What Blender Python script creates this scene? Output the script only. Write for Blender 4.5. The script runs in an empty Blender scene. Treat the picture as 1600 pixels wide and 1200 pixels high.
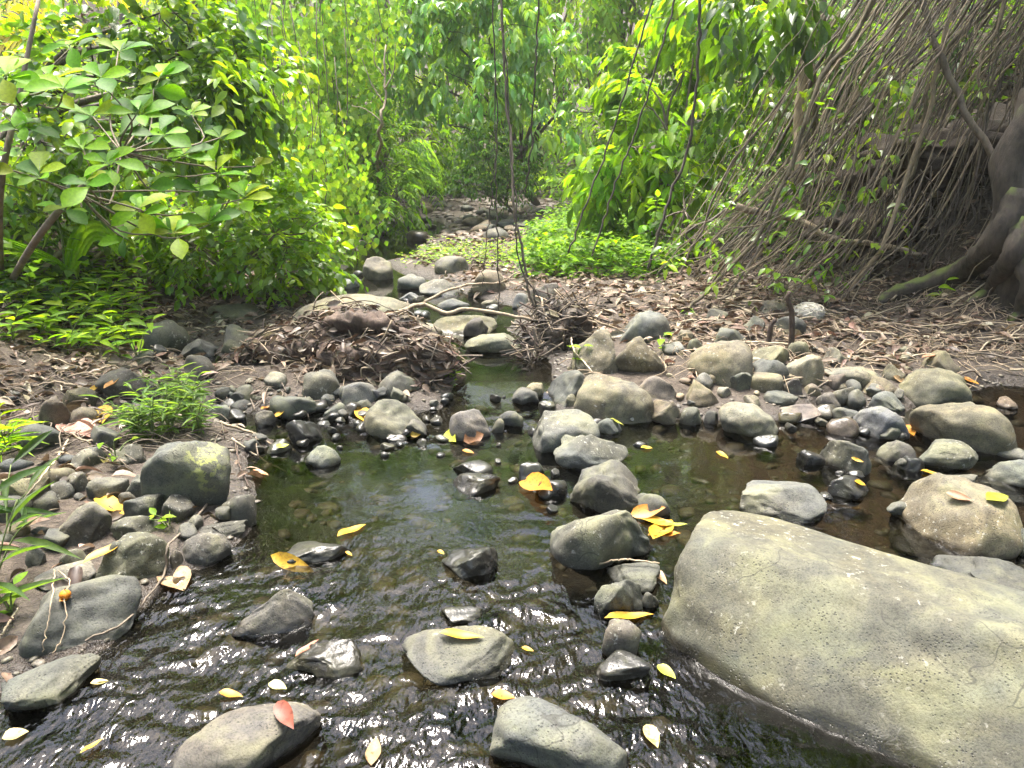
import bpy, bmesh, math, random
import numpy as np
from mathutils import Vector, Matrix
from mathutils.bvhtree import BVHTree

SC = bpy.context.scene
COL = SC.collection
rng = np.random.default_rng(7)
random.seed(7)

# ------------------------------------------------------------------ camera
F_PX = 1186.0                       # focal length in pixels of the 1600 px wide photograph
PITCH = math.radians(17.3)
CAM_H = 1.5
cam_d = bpy.data.cameras.new('camera')
cam_d.sensor_width = 36.0
cam_d.lens = 36.0 * F_PX / 1600.0
cam_d.clip_start = 0.05
cam_d.clip_end = 400.0
cam = bpy.data.objects.new('camera', cam_d)
COL.objects.link(cam)
cam.location = (0, 0, CAM_H)
cam.rotation_euler = (math.pi / 2 - PITCH, 0, 0)
SC.camera = cam

# ------------------------------------------------------------------ sky, sun, exposure
SUN_EL, SUN_AZ = math.radians(73), math.radians(-25)     # azimuth from +Y, clockwise
world = bpy.data.worlds.new('World')
SC.world = world
world.use_nodes = True
wn = world.node_tree.nodes
wl = world.node_tree.links
wn.clear()
wo = wn.new('ShaderNodeOutputWorld')
wb = wn.new('ShaderNodeBackground')
ws = wn.new('ShaderNodeTexSky')
ws.sky_type = 'NISHITA'
ws.sun_disc = False
ws.sun_elevation = SUN_EL
ws.sun_rotation = SUN_AZ
ws.air_density = 1.0
ws.dust_density = 4.0
ws.ozone_density = 0.6
wl.new(ws.outputs[0], wb.inputs[0])
wb.inputs[1].default_value = 0.15
wl.new(wb.outputs[0], wo.inputs[0])

sun_d = bpy.data.lights.new('sun', 'SUN')
sun_d.energy = 3.0
sun_d.angle = math.radians(26)
sun_d.color = (1.0, 0.95, 0.86)
sun = bpy.data.objects.new('sun', sun_d)
COL.objects.link(sun)
sv = Vector((math.sin(SUN_AZ) * math.cos(SUN_EL), math.cos(SUN_AZ) * math.cos(SUN_EL), math.sin(SUN_EL)))
sun.rotation_euler = sv.to_track_quat('Z', 'Y').to_euler()
sun.location = (0, 0, 30)

SC.view_settings.view_transform = 'Standard'
SC.view_settings.look = 'None'
SC.view_settings.exposure = 2.48
SC.view_settings.gamma = 1.0
SC.view_settings.use_curve_mapping = False
SC.render.engine = 'CYCLES'
SC.cycles.use_denoising = True
SC.cycles.max_bounces = 6
SC.cycles.diffuse_bounces = 3
SC.cycles.use_adaptive_sampling = True
SC.cycles.adaptive_threshold = 0.025
SC.cycles.transparent_max_bounces = 6
SC.cycles.transmission_bounces = 6
SC.cycles.caustics_reflective = False
SC.cycles.caustics_refractive = False
SC.cycles.sample_clamp_indirect = 8.0

# ------------------------------------------------------------------ numpy helpers
def hash3(ix, iy, iz, s=0):
    h = (ix * 374761393 + iy * 668265263 + iz * 2147483647 + s * 1274126177) & 0xffffffff
    h = ((h ^ (h >> 13)) * 1274126177) & 0xffffffff
    h = ((h ^ (h >> 16)) * 2246822519) & 0xffffffff
    return ((h ^ (h >> 15)) & 0xffffff) / float(0xffffff)

def vnoise(p, s=0):
    p = np.asarray(p, float)
    i = np.floor(p).astype(np.int64)
    f = p - i
    u = f * f * f * (f * (f * 6 - 15) + 10)
    r = 0.0
    for dx in (0, 1):
        wx = u[..., 0] if dx else 1 - u[..., 0]
        for dy in (0, 1):
            wy = u[..., 1] if dy else 1 - u[..., 1]
            for dz in (0, 1):
                wzz = u[..., 2] if dz else 1 - u[..., 2]
                r = r + wx * wy * wzz * hash3(i[..., 0] + dx, i[..., 1] + dy, i[..., 2] + dz, s)
    return r * 2 - 1

def fbm(p, octv=4, s=0, gain=0.5):
    a, t, fr = 1.0, 0.0, 1.0
    for o in range(octv):
        t = t + a * vnoise(np.asarray(p) * fr + o * 17.3, s + o)
        a *= gain
        fr *= 2.03
    return t

def noise2(x, y, sc, octv=3, s=0):
    x = np.asarray(x, float); y = np.asarray(y, float)
    return fbm(np.stack([x * sc, y * sc, np.zeros_like(x * y) + 0.37], -1), octv, s)

def sstep(a, b, x):
    t = np.clip((x - a) / (b - a), 0, 1)
    return t * t * (3 - 2 * t)

def nrm(v):
    return v / np.maximum(np.linalg.norm(v, axis=-1, keepdims=True), 1e-9)

# ------------------------------------------------------------------ pixel (1600x1200) <-> world
CP, SP = math.cos(PITCH), math.sin(PITCH)
CAMP = np.array([0, 0, CAM_H])
def ray(px, py):
    x = (px - 800.0) / F_PX
    u = (600.0 - py) / F_PX
    return np.array([x, CP + u * SP, -SP + u * CP])
def at_y(px, py, Y):
    d = ray(px, py)
    return CAMP + d * (Y / d[1])
def on_z(px, py, z):
    d = ray(px, py)
    return CAMP + d * ((z - CAM_H) / d[2])
def depth_of(p):
    return p[..., 1] * CP - (p[..., 2] - CAM_H) * SP
def to_px(p):
    p = np.asarray(p, float)
    d = np.maximum(depth_of(p), 1e-3)
    up = p[..., 1] * SP + (p[..., 2] - CAM_H) * CP
    return 800 + F_PX * p[..., 0] / d, 600 - F_PX * up / d

# ------------------------------------------------------------------ mesh / object helpers
def mk_mesh(name, V, polys, mat=None, smooth=True, col=None, attrs=None):
    V = np.ascontiguousarray(V, np.float32)
    me = bpy.data.meshes.new(name)
    me.vertices.add(len(V))
    me.vertices.foreach_set('co', V.ravel())
    if not isinstance(polys, (list, tuple)):
        polys = [polys]
    polys = [np.asarray(q, np.int32) for q in polys if len(q)]
    nl = sum(q.size for q in polys); npoly = sum(len(q) for q in polys)
    me.loops.add(nl); me.polygons.add(npoly)
    me.loops.foreach_set('vertex_index', np.concatenate([q.ravel() for q in polys]))
    tot = np.concatenate([np.full(len(q), q.shape[1], np.int32) for q in polys])
    st = np.concatenate([[0], np.cumsum(tot)[:-1]]).astype(np.int32)
    me.polygons.foreach_set('loop_start', st)
    me.polygons.foreach_set('loop_total', tot)
    me.polygons.foreach_set('use_smooth', np.full(npoly, smooth))
    me.update(calc_edges=True)
    if col is not None:
        a = me.attributes.new('col', 'FLOAT_COLOR', 'POINT')
        c4 = np.ones((len(V), 4), np.float32); c4[:, :3] = col
        a.data.foreach_set('color', c4.ravel())
    for k, v in (attrs or {}).items():
        a = me.attributes.new(k, 'FLOAT', 'POINT')
        a.data.foreach_set('value', np.ascontiguousarray(v, np.float32))
    if mat is not None:
        me.materials.append(mat)
    return me

def link(name, data, parent=None, loc=(0, 0, 0), color=None):
    o = bpy.data.objects.new(name, data)
    o.location = loc
    if parent is not None:
        o.parent = parent
    if color is not None:
        o.color = (*color, 1.0)
    COL.objects.link(o)
    return o

def tag(o, label=None, cat=None, group=None, kind=None):
    if label: o['label'] = label
    if cat: o['category'] = cat
    if group: o['group'] = group
    if kind: o['kind'] = kind
    return o

def thing(name, base, label, cat, group=None):
    o = link(name, None, loc=tuple(float(v) for v in base))
    o.empty_display_size = 0.1
    return tag(o, label, cat, group)

def crv(pts, n=16, jit=0.0, r=None):
    """Catmull-Rom through pts"""
    P = np.asarray(pts, float)
    P = np.vstack([2 * P[0] - P[1], P, 2 * P[-1] - P[-2]])
    m = len(P) - 3
    t = np.linspace(0, m - 1e-6, n)
    i = t.astype(int); f = (t - i)[:, None]
    a, b, c, d = P[i], P[i + 1], P[i + 2], P[i + 3]
    o = 0.5 * ((2 * b) + (c - a) * f + (2 * a - 5 * b + 4 * c - d) * f ** 2 + (3 * b - a - 3 * c + d) * f ** 3)
    if jit:
        j = (r or rng).normal(0, jit, o.shape); j[0] = 0; j[-1] = 0
        o = o + j
    return o

def tube(P, R, sides=6, cap=True):
    P = np.asarray(P, float); n = len(P)
    R = np.broadcast_to(np.asarray(R, float), (n,)) if np.ndim(R) == 0 or len(np.atleast_1d(R)) != 2 or n == 2 else np.linspace(R[0], R[1], n)
    T = nrm(np.gradient(P, axis=0))
    ref = np.array([0, 0, 1.0]) if abs(T[0, 2]) < 0.9 else np.array([1.0, 0, 0])
    N = np.zeros_like(P); u = ref
    for k in range(n):
        u = u - T[k] * np.dot(u, T[k]); u = u / max(np.linalg.norm(u), 1e-9); N[k] = u
    B = np.cross(T, N)
    a = np.linspace(0, 2 * math.pi, sides, endpoint=False)
    V = (P[:, None] + R[:, None, None] * (np.cos(a)[None, :, None] * N[:, None] + np.sin(a)[None, :, None] * B[:, None])).reshape(-1, 3)
    k, j = np.meshgrid(np.arange(n - 1), np.arange(sides), indexing='ij')
    j2 = (j + 1) % sides
    Q = np.stack([k * sides + j, k * sides + j2, (k + 1) * sides + j2, (k + 1) * sides + j], -1).reshape(-1, 4)
    polys = [Q]
    if cap and sides > 2:
        polys.append(np.array([np.arange(sides)[::-1], (n - 1) * sides + np.arange(sides)]))
    return V, polys

def join(parts):
    """[(V, polys)...] -> V, polys"""
    Vs, by, off = [], {}, 0
    for V, ps in parts:
        Vs.append(V)
        for q in ps:
            q = np.asarray(q)
            by.setdefault(q.shape[1], []).append(q + off)
        off += len(V)
    return np.vstack(Vs), [np.vstack(v) for v in by.values()]

# ------------------------------------------------------------------ material helpers
class NT:
    def __init__(s, name):
        s.m = bpy.data.materials.new(name); s.m.use_nodes = True
        s.t = s.m.node_tree; s.t.nodes.clear()
        s.out = s.n('ShaderNodeOutputMaterial')
    def n(s, typ, **kw):
        nd = s.t.nodes.new(typ)
        for k, v in kw.items():
            if k.startswith('i_'):
                key = k[2:]
                key = int(key) if key.isdigit() else key.replace('_', ' ')
                if isinstance(v, bpy.types.NodeSocket): s.t.links.new(v, nd.inputs[key])
                else: nd.inputs[key].default_value = v
            else: setattr(nd, k, v)
        return nd
    def l(s, a, b): s.t.links.new(a, b)
    def math(s, op, a, b=None, clamp=False):
        nd = s.n('ShaderNodeMath', operation=op, use_clamp=clamp)
        for i, v in enumerate((a, b)):
            if v is None: continue
            if isinstance(v, bpy.types.NodeSocket): s.l(v, nd.inputs[i])
            else: nd.inputs[i].default_value = v
        return nd.outputs[0]
    def mix(s, fac, a, b, blend='MIX'):
        nd = s.n('ShaderNodeMix', data_type='RGBA', blend_type=blend)
        for i, v in ((0, fac), (6, a), (7, b)):
            if isinstance(v, bpy.types.NodeSocket): s.l(v, nd.inputs[i])
            elif i == 0: nd.inputs[0].default_value = v
            else: nd.inputs[i].default_value = (*v, 1)
        return nd.outputs[2]
    def ramp(s, fac, stops):
        nd = s.n('ShaderNodeValToRGB')
        s.l(fac, nd.inputs[0])
        el = nd.color_ramp.elements
        while len(el) < len(stops): el.new(0.5)
        for e, (p, c) in zip(el, stops):
            e.position = p
            e.color = (c, c, c, 1) if np.ndim(c) == 0 else (*c, 1)
        return nd.outputs[0]
    def noise(s, vec, scale, detail=4, rough=0.55, dist=0.0):
        nd = s.n('ShaderNodeTexNoise', i_Scale=scale, i_Detail=detail, i_Roughness=rough, i_Distortion=dist)
        s.l(vec, nd.inputs['Vector'])
        return nd.outputs[0]

def mat_stone():
    s = NT('river_stone')
    tc = s.n('ShaderNodeTexCoord'); oi = s.n('ShaderNodeObjectInfo')
    off = s.n('ShaderNodeVectorMath', operation='ADD')
    s.l(tc.outputs['Object'], off.inputs[0])
    cm = s.n('ShaderNodeVectorMath', operation='SCALE'); s.l(oi.outputs['Location'], cm.inputs[0]); cm.inputs['Scale'].default_value = 7.31
    s.l(cm.outputs[0], off.inputs[1])
    v = off.outputs[0]
    big = s.noise(v, 4.0, 4, 0.62, 0.6)
    mid = s.noise(v, 22.0, 4, 0.68)
    fine = s.noise(v, 160.0, 1, 0.7)
    pit = s.n('ShaderNodeTexVoronoi', i_Scale=95.0); s.l(v, pit.inputs['Vector'])
    pitm = s.ramp(pit.outputs['Distance'], [(0.0, 1.0), (0.18, 1.0), (0.30, 0.0)])
    pmask = s.ramp(s.noise(v, 9.0, 2), [(0.45, 0.0), (0.62, 1.0)])
    pitm = s.math('MULTIPLY', pitm, pmask)
    wv = s.n('ShaderNodeVectorMath', operation='ADD')
    nd = s.n('ShaderNodeTexNoise', i_Scale=5.0, i_Detail=2.0); s.l(v, nd.inputs['Vector'])
    sc_ = s.n('ShaderNodeVectorMath', operation='SCALE'); s.l(nd.outputs[1], sc_.inputs[0]); sc_.inputs['Scale'].default_value = 0.35
    s.l(v, wv.inputs[0]); s.l(sc_.outputs[0], wv.inputs[1])
    ck = s.n('ShaderNodeTexVoronoi', feature='DISTANCE_TO_EDGE', i_Scale=2.3); s.l(wv.outputs[0], ck.inputs['Vector'])
    crack = s.ramp(ck.outputs['Distance'], [(0.0, 1.0), (0.003, 0.9), (0.008, 0.0)])
    ckm = s.ramp(s.noise(v, 2.7, 2), [(0.54, 0.0), (0.60, 1.0)])
    crack = s.math('MULTIPLY', crack, ckm)
    base = s.mix(s.ramp(big, [(0.32, 0.0), (0.68, 1.0)]), (0.66, 0.66, 0.66), (1.18, 1.17, 1.10))
    base = s.mix(s.ramp(mid, [(0.38, 0.0), (0.62, 1.0)]), s.mix(0.999, base, (0.80, 0.80, 0.80), 'MULTIPLY'), s.mix(0.999, base, (1.22, 1.20, 1.10), 'MULTIPLY'))
    base = s.mix(s.math('MULTIPLY', s.ramp(fine, [(0.35, 1.0), (0.52, 0.0)]), 0.5), base, (0.3, 0.3, 0.3), 'MULTIPLY')
    base = s.mix(0.999, base, oi.outputs['Color'], 'MULTIPLY')
    hue = s.noise(v, 1.9, 3, 0.6, 0.8)
    base = s.mix(s.ramp(hue, [(0.38, 0.0), (0.62, 1.0)]), s.mix(0.999, base, (0.93, 0.97, 1.06), 'MULTIPLY'), s.mix(0.999, base, (1.08, 1.0, 0.89), 'MULTIPLY'))
    fleck = s.math('MULTIPLY', s.ramp(s.noise(v, 48.0, 3, 0.7), [(0.60, 0.0), (0.66, 1.0)]), s.ramp(hue, [(0.50, 0.0), (0.62, 1.0)]))
    base = s.mix(s.math('MULTIPLY', fleck, 0.55), base, (0.42, 0.41, 0.36))
    # olive algae film in patches
    alg = s.ramp(big, [(0.5, 0.0), (0.75, 1.0)])
    base = s.mix(s.math('MULTIPLY', alg, 0.5), base, (0.16, 0.16, 0.075))
    base = s.mix(s.math('MULTIPLY', pitm, 0.75), base, (0.03, 0.03, 0.028))
    base = s.mix(s.math('MULTIPLY', crack, 0.7), base, (0.025, 0.024, 0.02))
    # lichen attribute
    la = s.n('ShaderNodeAttribute', attribute_name='lichen')
    lm = s.math('MULTIPLY', la.outputs['Fac'], s.ramp(s.noise(v, 30.0, 5, 0.7), [(0.5, 0.0), (0.56, 1.0)]))
    base = s.mix(lm, base, (0.36, 0.38, 0.10))
    wet = s.n('ShaderNodeAttribute', attribute_name='wet')
    base = s.mix(wet.outputs['Fac'], base, (0.30, 0.29, 0.29), 'MULTIPLY')
    rough = s.math('SUBTRACT', 0.82, s.math('MULTIPLY', wet.outputs['Fac'], 0.58))
    midb = s.noise(v, 14.0, 2, 0.5)
    h = s.math('ADD', s.math('MULTIPLY', midb, 0.30), s.math('MULTIPLY', fine, 0.10))
    h = s.math('SUBTRACT', h, s.math('MULTIPLY', pitm, 0.25))
    bp = s.n('ShaderNodeBump', i_Strength=0.6, i_Distance=0.02); s.l(h, bp.inputs['Height'])
    p = s.n('ShaderNodeBsdfPrincipled')
    s.l(base, p.inputs['Base Color']); s.l(rough, p.inputs['Roughness']); s.l(bp.outputs[0], p.inputs['Normal'])
    p.inputs['Specular IOR Level'].default_value = 0.4
    s.l(p.outputs[0], s.out.inputs[0])
    return s.m

def mat_ground():
    s = NT('stream_ground')
    g = s.n('ShaderNodeNewGeometry')
    v = g.outputs['Position']
    a = s.noise(v, 3.0, 3, 0.65); b = s.noise(v, 28.0, 4, 0.7); c = s.noise(v, 140.0, 1, 0.6)
    dry = s.mix(s.ramp(a, [(0.35, 0), (0.65, 1)]), (0.022, 0.015, 0.010), (0.052, 0.037, 0.026))
    dry = s.mix(s.ramp(b, [(0.42, 0), (0.6, 1)]), dry, (0.078, 0.060, 0.044))
    dry = s.mix(s.ramp(c, [(0.3, 0.5), (0.5, 0)]), dry, (0.03, 0.022, 0.016))
    bed = s.mix(s.ramp(b, [(0.38, 0), (0.62, 1)]), (0.020, 0.014, 0.008), (0.085, 0.056, 0.028))
    al = s.n('ShaderNodeAttribute', attribute_name='algae')
    bed = s.mix(al.outputs['Fac'], bed, s.mix(s.ramp(b, [(0.35, 0), (0.65, 1)]), (0.022, 0.045, 0.006), (0.075, 0.11, 0.014)))
    am = s.n('ShaderNodeAttribute', attribute_name='amber')
    bed = s.mix(am.outputs['Fac'], bed, s.mix(s.ramp(b, [(0.38, 0), (0.62, 1)]), (0.075, 0.036, 0.015), (0.20, 0.115, 0.05)))
    u = s.n('ShaderNodeAttribute', attribute_name='under')
    col = s.mix(u.outputs['Fac'], dry, bed)
    w = s.n('ShaderNodeAttribute', attribute_name='damp')
    col = s.mix(w.outputs['Fac'], col, (0.45, 0.42, 0.40), 'MULTIPLY')
    rough = s.math('SUBTRACT', 0.92, s.math('MULTIPLY', w.outputs['Fac'], 0.6))
    bp = s.n('ShaderNodeBump', i_Strength=0.8, i_Distance=0.03)
    s.l(s.math('ADD', b, s.math('MULTIPLY', c, 0.3)), bp.inputs['Height'])
    p = s.n('ShaderNodeBsdfPrincipled')
    s.l(col, p.inputs['Base Color']); s.l(rough, p.inputs['Roughness']); s.l(bp.outputs[0], p.inputs['Normal'])
    s.l(p.outputs[0], s.out.inputs[0])
    return s.m

def mat_water():
    s = NT('stream_water')
    g = s.n('ShaderNodeNewGeometry')
    am = s.n('ShaderNodeAttribute', attribute_name='ripple')
    mp = s.n('ShaderNodeMapping'); mp.inputs['Scale'].default_value = (1.0, 0.55, 1.0); mp.inputs['Rotation'].default_value = (0, 0, 0.35)
    s.l(g.outputs['Position'], mp.inputs['Vector'])
    f1 = s.noise(mp.outputs[0], 19.0, 2, 0.5, 0.6)
    f2 = s.noise(mp.outputs[0], 60.0, 1, 0.5, 0.3)
    h = s.math('ADD', f1, s.math('MULTIPLY', f2, 0.3))
    h = s.math('MULTIPLY', h, am.outputs['Fac'])
    bp = s.n('ShaderNodeBump', i_Strength=0.6, i_Distance=0.022); s.l(h, bp.inputs['Height'])
    fr = s.n('ShaderNodeFresnel', i_IOR=1.33); s.l(bp.outputs[0], fr.inputs['Normal'])
    tr = s.n('ShaderNodeBsdfTransparent'); tr.inputs[0].default_value = (0.38, 0.38, 0.33, 1)
    gl = s.n('ShaderNodeBsdfGlossy', i_Roughness=0.055); s.l(bp.outputs[0], gl.inputs['Normal'])
    gl.inputs[0].default_value = (1, 1, 1, 1)
    mx = s.n('ShaderNodeMixShader')
    s.l(s.math('MULTIPLY', fr.outputs[0], 1.0, True), mx.inputs[0]); s.l(tr.outputs[0], mx.inputs[1]); s.l(gl.outputs[0], mx.inputs[2])
    s.l(mx.outputs[0], s.out.inputs[0])
    return s.m

def mat_leaf(name, source, trans=0.55, rough=0.5, spec=0.18, tboost=(2.0, 1.9, 0.45)):
    """source: 'vertex' reads the colour of each leaf in a joined mesh, 'object' the object's colour"""
    s = NT(name)
    if source == 'vertex':
        c = s.n('ShaderNodeAttribute', attribute_name='col').outputs['Color']
    else:
        c = s.n('ShaderNodeObjectInfo').outputs['Color']
    g = s.n('ShaderNodeNewGeometry')
    nz = s.noise(g.outputs['Position'], 60.0, 2, 0.5)
    c = s.mix(s.ramp(nz, [(0.3, 0.0), (0.7, 1.0)]), s.mix(0.999, c, (0.8, 0.8, 0.8), 'MULTIPLY'), s.mix(0.999, c, (1.18, 1.15, 1.1), 'MULTIPLY'))
    if 'dead' in name:
        tcn = s.n('ShaderNodeTexCoord')
        bl = s.ramp(s.noise(g.outputs['Position'], 55.0, 4, 0.7), [(0.52, 0.0), (0.64, 0.85)])
        c = s.mix(bl, c, s.mix(0.999, c, (0.50, 0.34, 0.22), 'MULTIPLY'))
    p = s.n('ShaderNodeBsdfPrincipled', i_Roughness=rough)
    s.l(c, p.inputs['Base Color'])
    p.inputs['Specular IOR Level'].default_value = spec
    t = s.n('ShaderNodeBsdfTranslucent')
    s.l(s.mix(0.999, c, tboost, 'MULTIPLY'), t.inputs[0])
    mx = s.n('ShaderNodeMixShader', i_0=trans)
    s.l(p.outputs[0], mx.inputs[1]); s.l(t.outputs[0], mx.inputs[2])
    s.l(mx.outputs[0], s.out.inputs[0])
    return s.m

def mat_bark(name, c1, c2, moss=0.0, scale=30.0):
    s = NT(name)
    tc = s.n('ShaderNodeNewGeometry')
    mp = s.n('ShaderNodeMapping'); mp.inputs['Scale'].default_value = (1, 1, 0.35)
    s.l(tc.outputs['Position'], mp.inputs['Vector'])
    a = s.noise(mp.outputs[0], scale, 5, 0.65); b = s.noise(tc.outputs['Position'], 5.0, 3)
    col = s.mix(s.ramp(a, [(0.35, 0), (0.65, 1)]), c1, c2)
    col = s.mix(s.math('MULTIPLY', s.ramp(b, [(0.4, 0), (0.7, 1)]), 0.5), col, tuple(x * 1.6 for x in c2))
    if moss:
        up = s.n('ShaderNodeSeparateXYZ'); s.l(tc.outputs['Normal'], up.inputs[0])
        mm = s.math('MULTIPLY', s.ramp(up.outputs[2], [(0.35, 0), (0.75, 1)]), s.ramp(s.noise(tc.outputs['Position'], 9.0, 4), [(0.4, 0), (0.55, 1)]))
        col = s.mix(s.math('MULTIPLY', mm, moss), col, (0.10, 0.13, 0.025))
    bp = s.n('ShaderNodeBump', i_Strength=0.7, i_Distance=0.015); s.l(a, bp.inputs['Height'])
    p = s.n('ShaderNodeBsdfPrincipled', i_Roughness=0.85)
    s.l(col, p.inputs['Base Color']); s.l(bp.outputs[0], p.inputs['Normal'])
    s.l(p.outputs[0], s.out.inputs[0])
    return s.m

M_STONE = mat_stone()
M_GROUND = mat_ground()
M_WATER = mat_water()
M_LEAF_V = mat_leaf('green_leaf_mass', 'vertex')
M_LEAF_O = mat_leaf('green_leaf', 'object')
M_GLOSS_V = mat_leaf('glossy_leaf_mass', 'vertex', 0.42, 0.32, 0.6)
M_GLOSS_O = mat_leaf('glossy_leaf', 'object', 0.42, 0.32, 0.6)
M_DRY_V = mat_leaf('dead_leaf_mass', 'vertex', 0.15, 0.65, 0.3, (1.2, 1.1, 0.9))
M_DRY_O = mat_leaf('dead_leaf', 'object', 0.15, 0.5, 0.4, (1.2, 1.1, 0.9))
M_BARK = mat_bark('grey_brown_bark', (0.07, 0.055, 0.04), (0.17, 0.135, 0.10))
M_ROOT = mat_bark('aerial_root_bark', (0.05, 0.04, 0.024), (0.14, 0.115, 0.07))
M_DARKB = mat_bark('dark_bark', (0.03, 0.024, 0.018), (0.09, 0.072, 0.055))
M_FIG = mat_bark('mossy_fig_bark', (0.02, 0.016, 0.012), (0.06, 0.047, 0.035), 0.9)
M_TWIG = mat_bark('dry_twig', (0.13, 0.095, 0.06), (0.30, 0.235, 0.16))
M_PALE = mat_bark('pale_stem', (0.22, 0.17, 0.11), (0.40, 0.33, 0.23))
M_WOOD = mat_bark('rotten_wood', (0.018, 0.011, 0.008), (0.075, 0.05, 0.036), 0.0, 45.0)
M_STEMG = mat_bark('green_stem', (0.06, 0.09, 0.02), (0.13, 0.17, 0.05))
M_EARTH = mat_bark('root_bound_earth', (0.018, 0.012, 0.008), (0.06, 0.043, 0.03), 0.0, 40.0)
# ------------------------------------------------------------------ terrain, water
def wz(y):
    y = np.asarray(y, float)
    return 0.05 * sstep(4.25, 4.75, y) + 0.05 * sstep(6.3, 6.9, y) + 0.06 * sstep(8.0, 11.0, y) + 0.12 * sstep(12.0, 24.0, y)

def wpt(px, py):
    z = 0.0
    for _ in range(6):
        p = on_z(px, py, z); z = float(wz(p[1]))
    return p

WATER_PX = [
    # foreground stream and right hand pool
    [(-500, 1210), (-60, 1130), (30, 1075), (165, 1015), (225, 945), (270, 905), (330, 885), (395, 825), (402, 770), (385, 715), (430, 690),
     (330, 655), (345, 640), (420, 650), (540, 640), (690, 640), (712, 600), (708, 560), (680, 528), (690, 512), (645, 505), (640, 484), (570, 474), (505, 456), (500, 436), (540, 420), (560, 412), (600, 414), (625, 426), (665, 434), (740, 464), (805, 476), (812, 490), (790, 515), (835, 535), (862, 570), (862, 605), (870, 640), (960, 662), (1060, 655), (1130, 655), (1220, 655), (1290, 632), (1340, 640),
     (1400, 660), (1420, 640), (1500, 612), (1560, 600), (1680, 612), (2100, 640), (2600, 1000), (2600, 1900), (-1600, 1900)],
    # trickle between the stones of the left bank
    [(270, 545), (300, 535), (350, 560), (345, 580), (300, 575)],
    # far pool
    [(545, 418), (535, 392), (590, 378), (610, 352), (650, 340), (690, 345), (700, 360), (660, 385), (640, 402), (600, 410)],
]
WATER_XY = [np.array([wpt(a, min(b, 1900))[:2] if b <= 1250 else None for a, b in poly if True][:0]) for poly in WATER_PX]
WATER_XY = []
for poly in WATER_PX:
    q = []
    for a, b in poly:
        if b >= 1900: q.append((-4.0 if a < 0 else 4.0, -3.0))
        elif a >= 2600: q.append((4.0, 1.0))
        else: q.append(tuple(wpt(a, b)[:2]))
    WATER_XY.append(np.array(q))

def sdist(x, y):
    x = np.asarray(x, float); y = np.asarray(y, float)
    best = np.full(np.broadcast(x, y).shape, 1e9)
    for P in WATER_XY:
        Q = np.roll(P, -1, axis=0)
        d2 = np.full(best.shape, 1e18); ins = np.zeros(best.shape, bool)
        for (ax, ay), (bx, by) in zip(P, Q):
            ex, ey = bx - ax, by - ay
            t = np.clip(((x - ax) * ex + (y - ay) * ey) / max(ex * ex + ey * ey, 1e-12), 0, 1)
            d2 = np.minimum(d2, (x - ax - t * ex) ** 2 + (y - ay - t * ey) ** 2)
            c = ((ay > y) != (by > y))
            if by != ay:
                ins ^= c & (x < ex * (y - ay) / (by - ay) + ax)
        d = np.sqrt(d2); d = np.where(ins, -d, d)
        best = np.minimum(best, d)
    return best

XL = ([-8, 0, 3, 5, 6.5, 9, 12, 17, 25, 80], [-2.6, -2.4, -2.5, -3.0, -2.9, -2.3, -2.4, -2.5, -3.2, -6])
XR = ([-8, 0, 3.5, 4.5, 5.5, 6.5, 8.9, 12, 17, 25, 80], [4.0, 4.0, 4.0, 3.7, 3.2, 2.9, 2.3, 2.4, 2.4, 3.2, 6])
def height(x, y, sd=None):
    x = np.asarray(x, float); y = np.asarray(y, float)
    if sd is None: sd = sdist(x, y)
    w = wz(y)
    n = noise2(x, y, 1.3, 4, 3); n2 = noise2(x, y, 7.0, 3, 9)
    dep = (0.22 + 0.06 * n) * (1 - 0.55 * sstep(0.6, 1.0, x) * sstep(2.4, 2.8, y))
    inside = -dep * (1 - np.exp(np.minimum(sd, 0) / 0.22))
    o = np.maximum(sd, 0)
    outside = 0.045 * (1 - np.exp(-o / 0.06)) + 0.07 * np.minimum(o, 2.0)
    h = w + np.where(sd < 0, inside, outside)
    sl = np.maximum(0, np.interp(y, *XL) - x); sr = np.maximum(0, x - np.interp(y, *XR))
    far = sstep(9, 20, y)
    h = h + sl * (0.30 + 0.35 * sstep(0.3, 2.0, sl)) + sr * (0.22 + 0.55 * sstep(0.5, 1.8, sr))
    h = h + 0.55 * np.maximum(0, y - 30)
    amp = 0.03 + 0.05 * np.clip(sl + sr, 0, 2)
    h = h + np.where(sd > 0, np.minimum(o / 0.25, 1), 0.5) * (amp * n + 0.014 * n2)
    return np.minimum(h, 22 + 2 * n)

def axis(lo, hi, step, far_lo, far_hi, g=1.16):
    a = list(np.arange(lo, hi, step)); s = step; v = hi
    while v < far_hi: a.append(v); s *= g; v += s
    a.append(far_hi); s = step * g; v = lo - s; b = []
    while v > far_lo: b.append(v); s *= g; v -= s
    b.append(far_lo)
    return np.array(b[::-1] + a)

def grid_faces(ny, nx):
    j, i = np.meshgrid(np.arange(ny - 1), np.arange(nx - 1), indexing='ij')
    a = j * nx + i
    return np.stack([a, a + 1, a + nx + 1, a + nx], -1).reshape(-1, 4)

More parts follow.
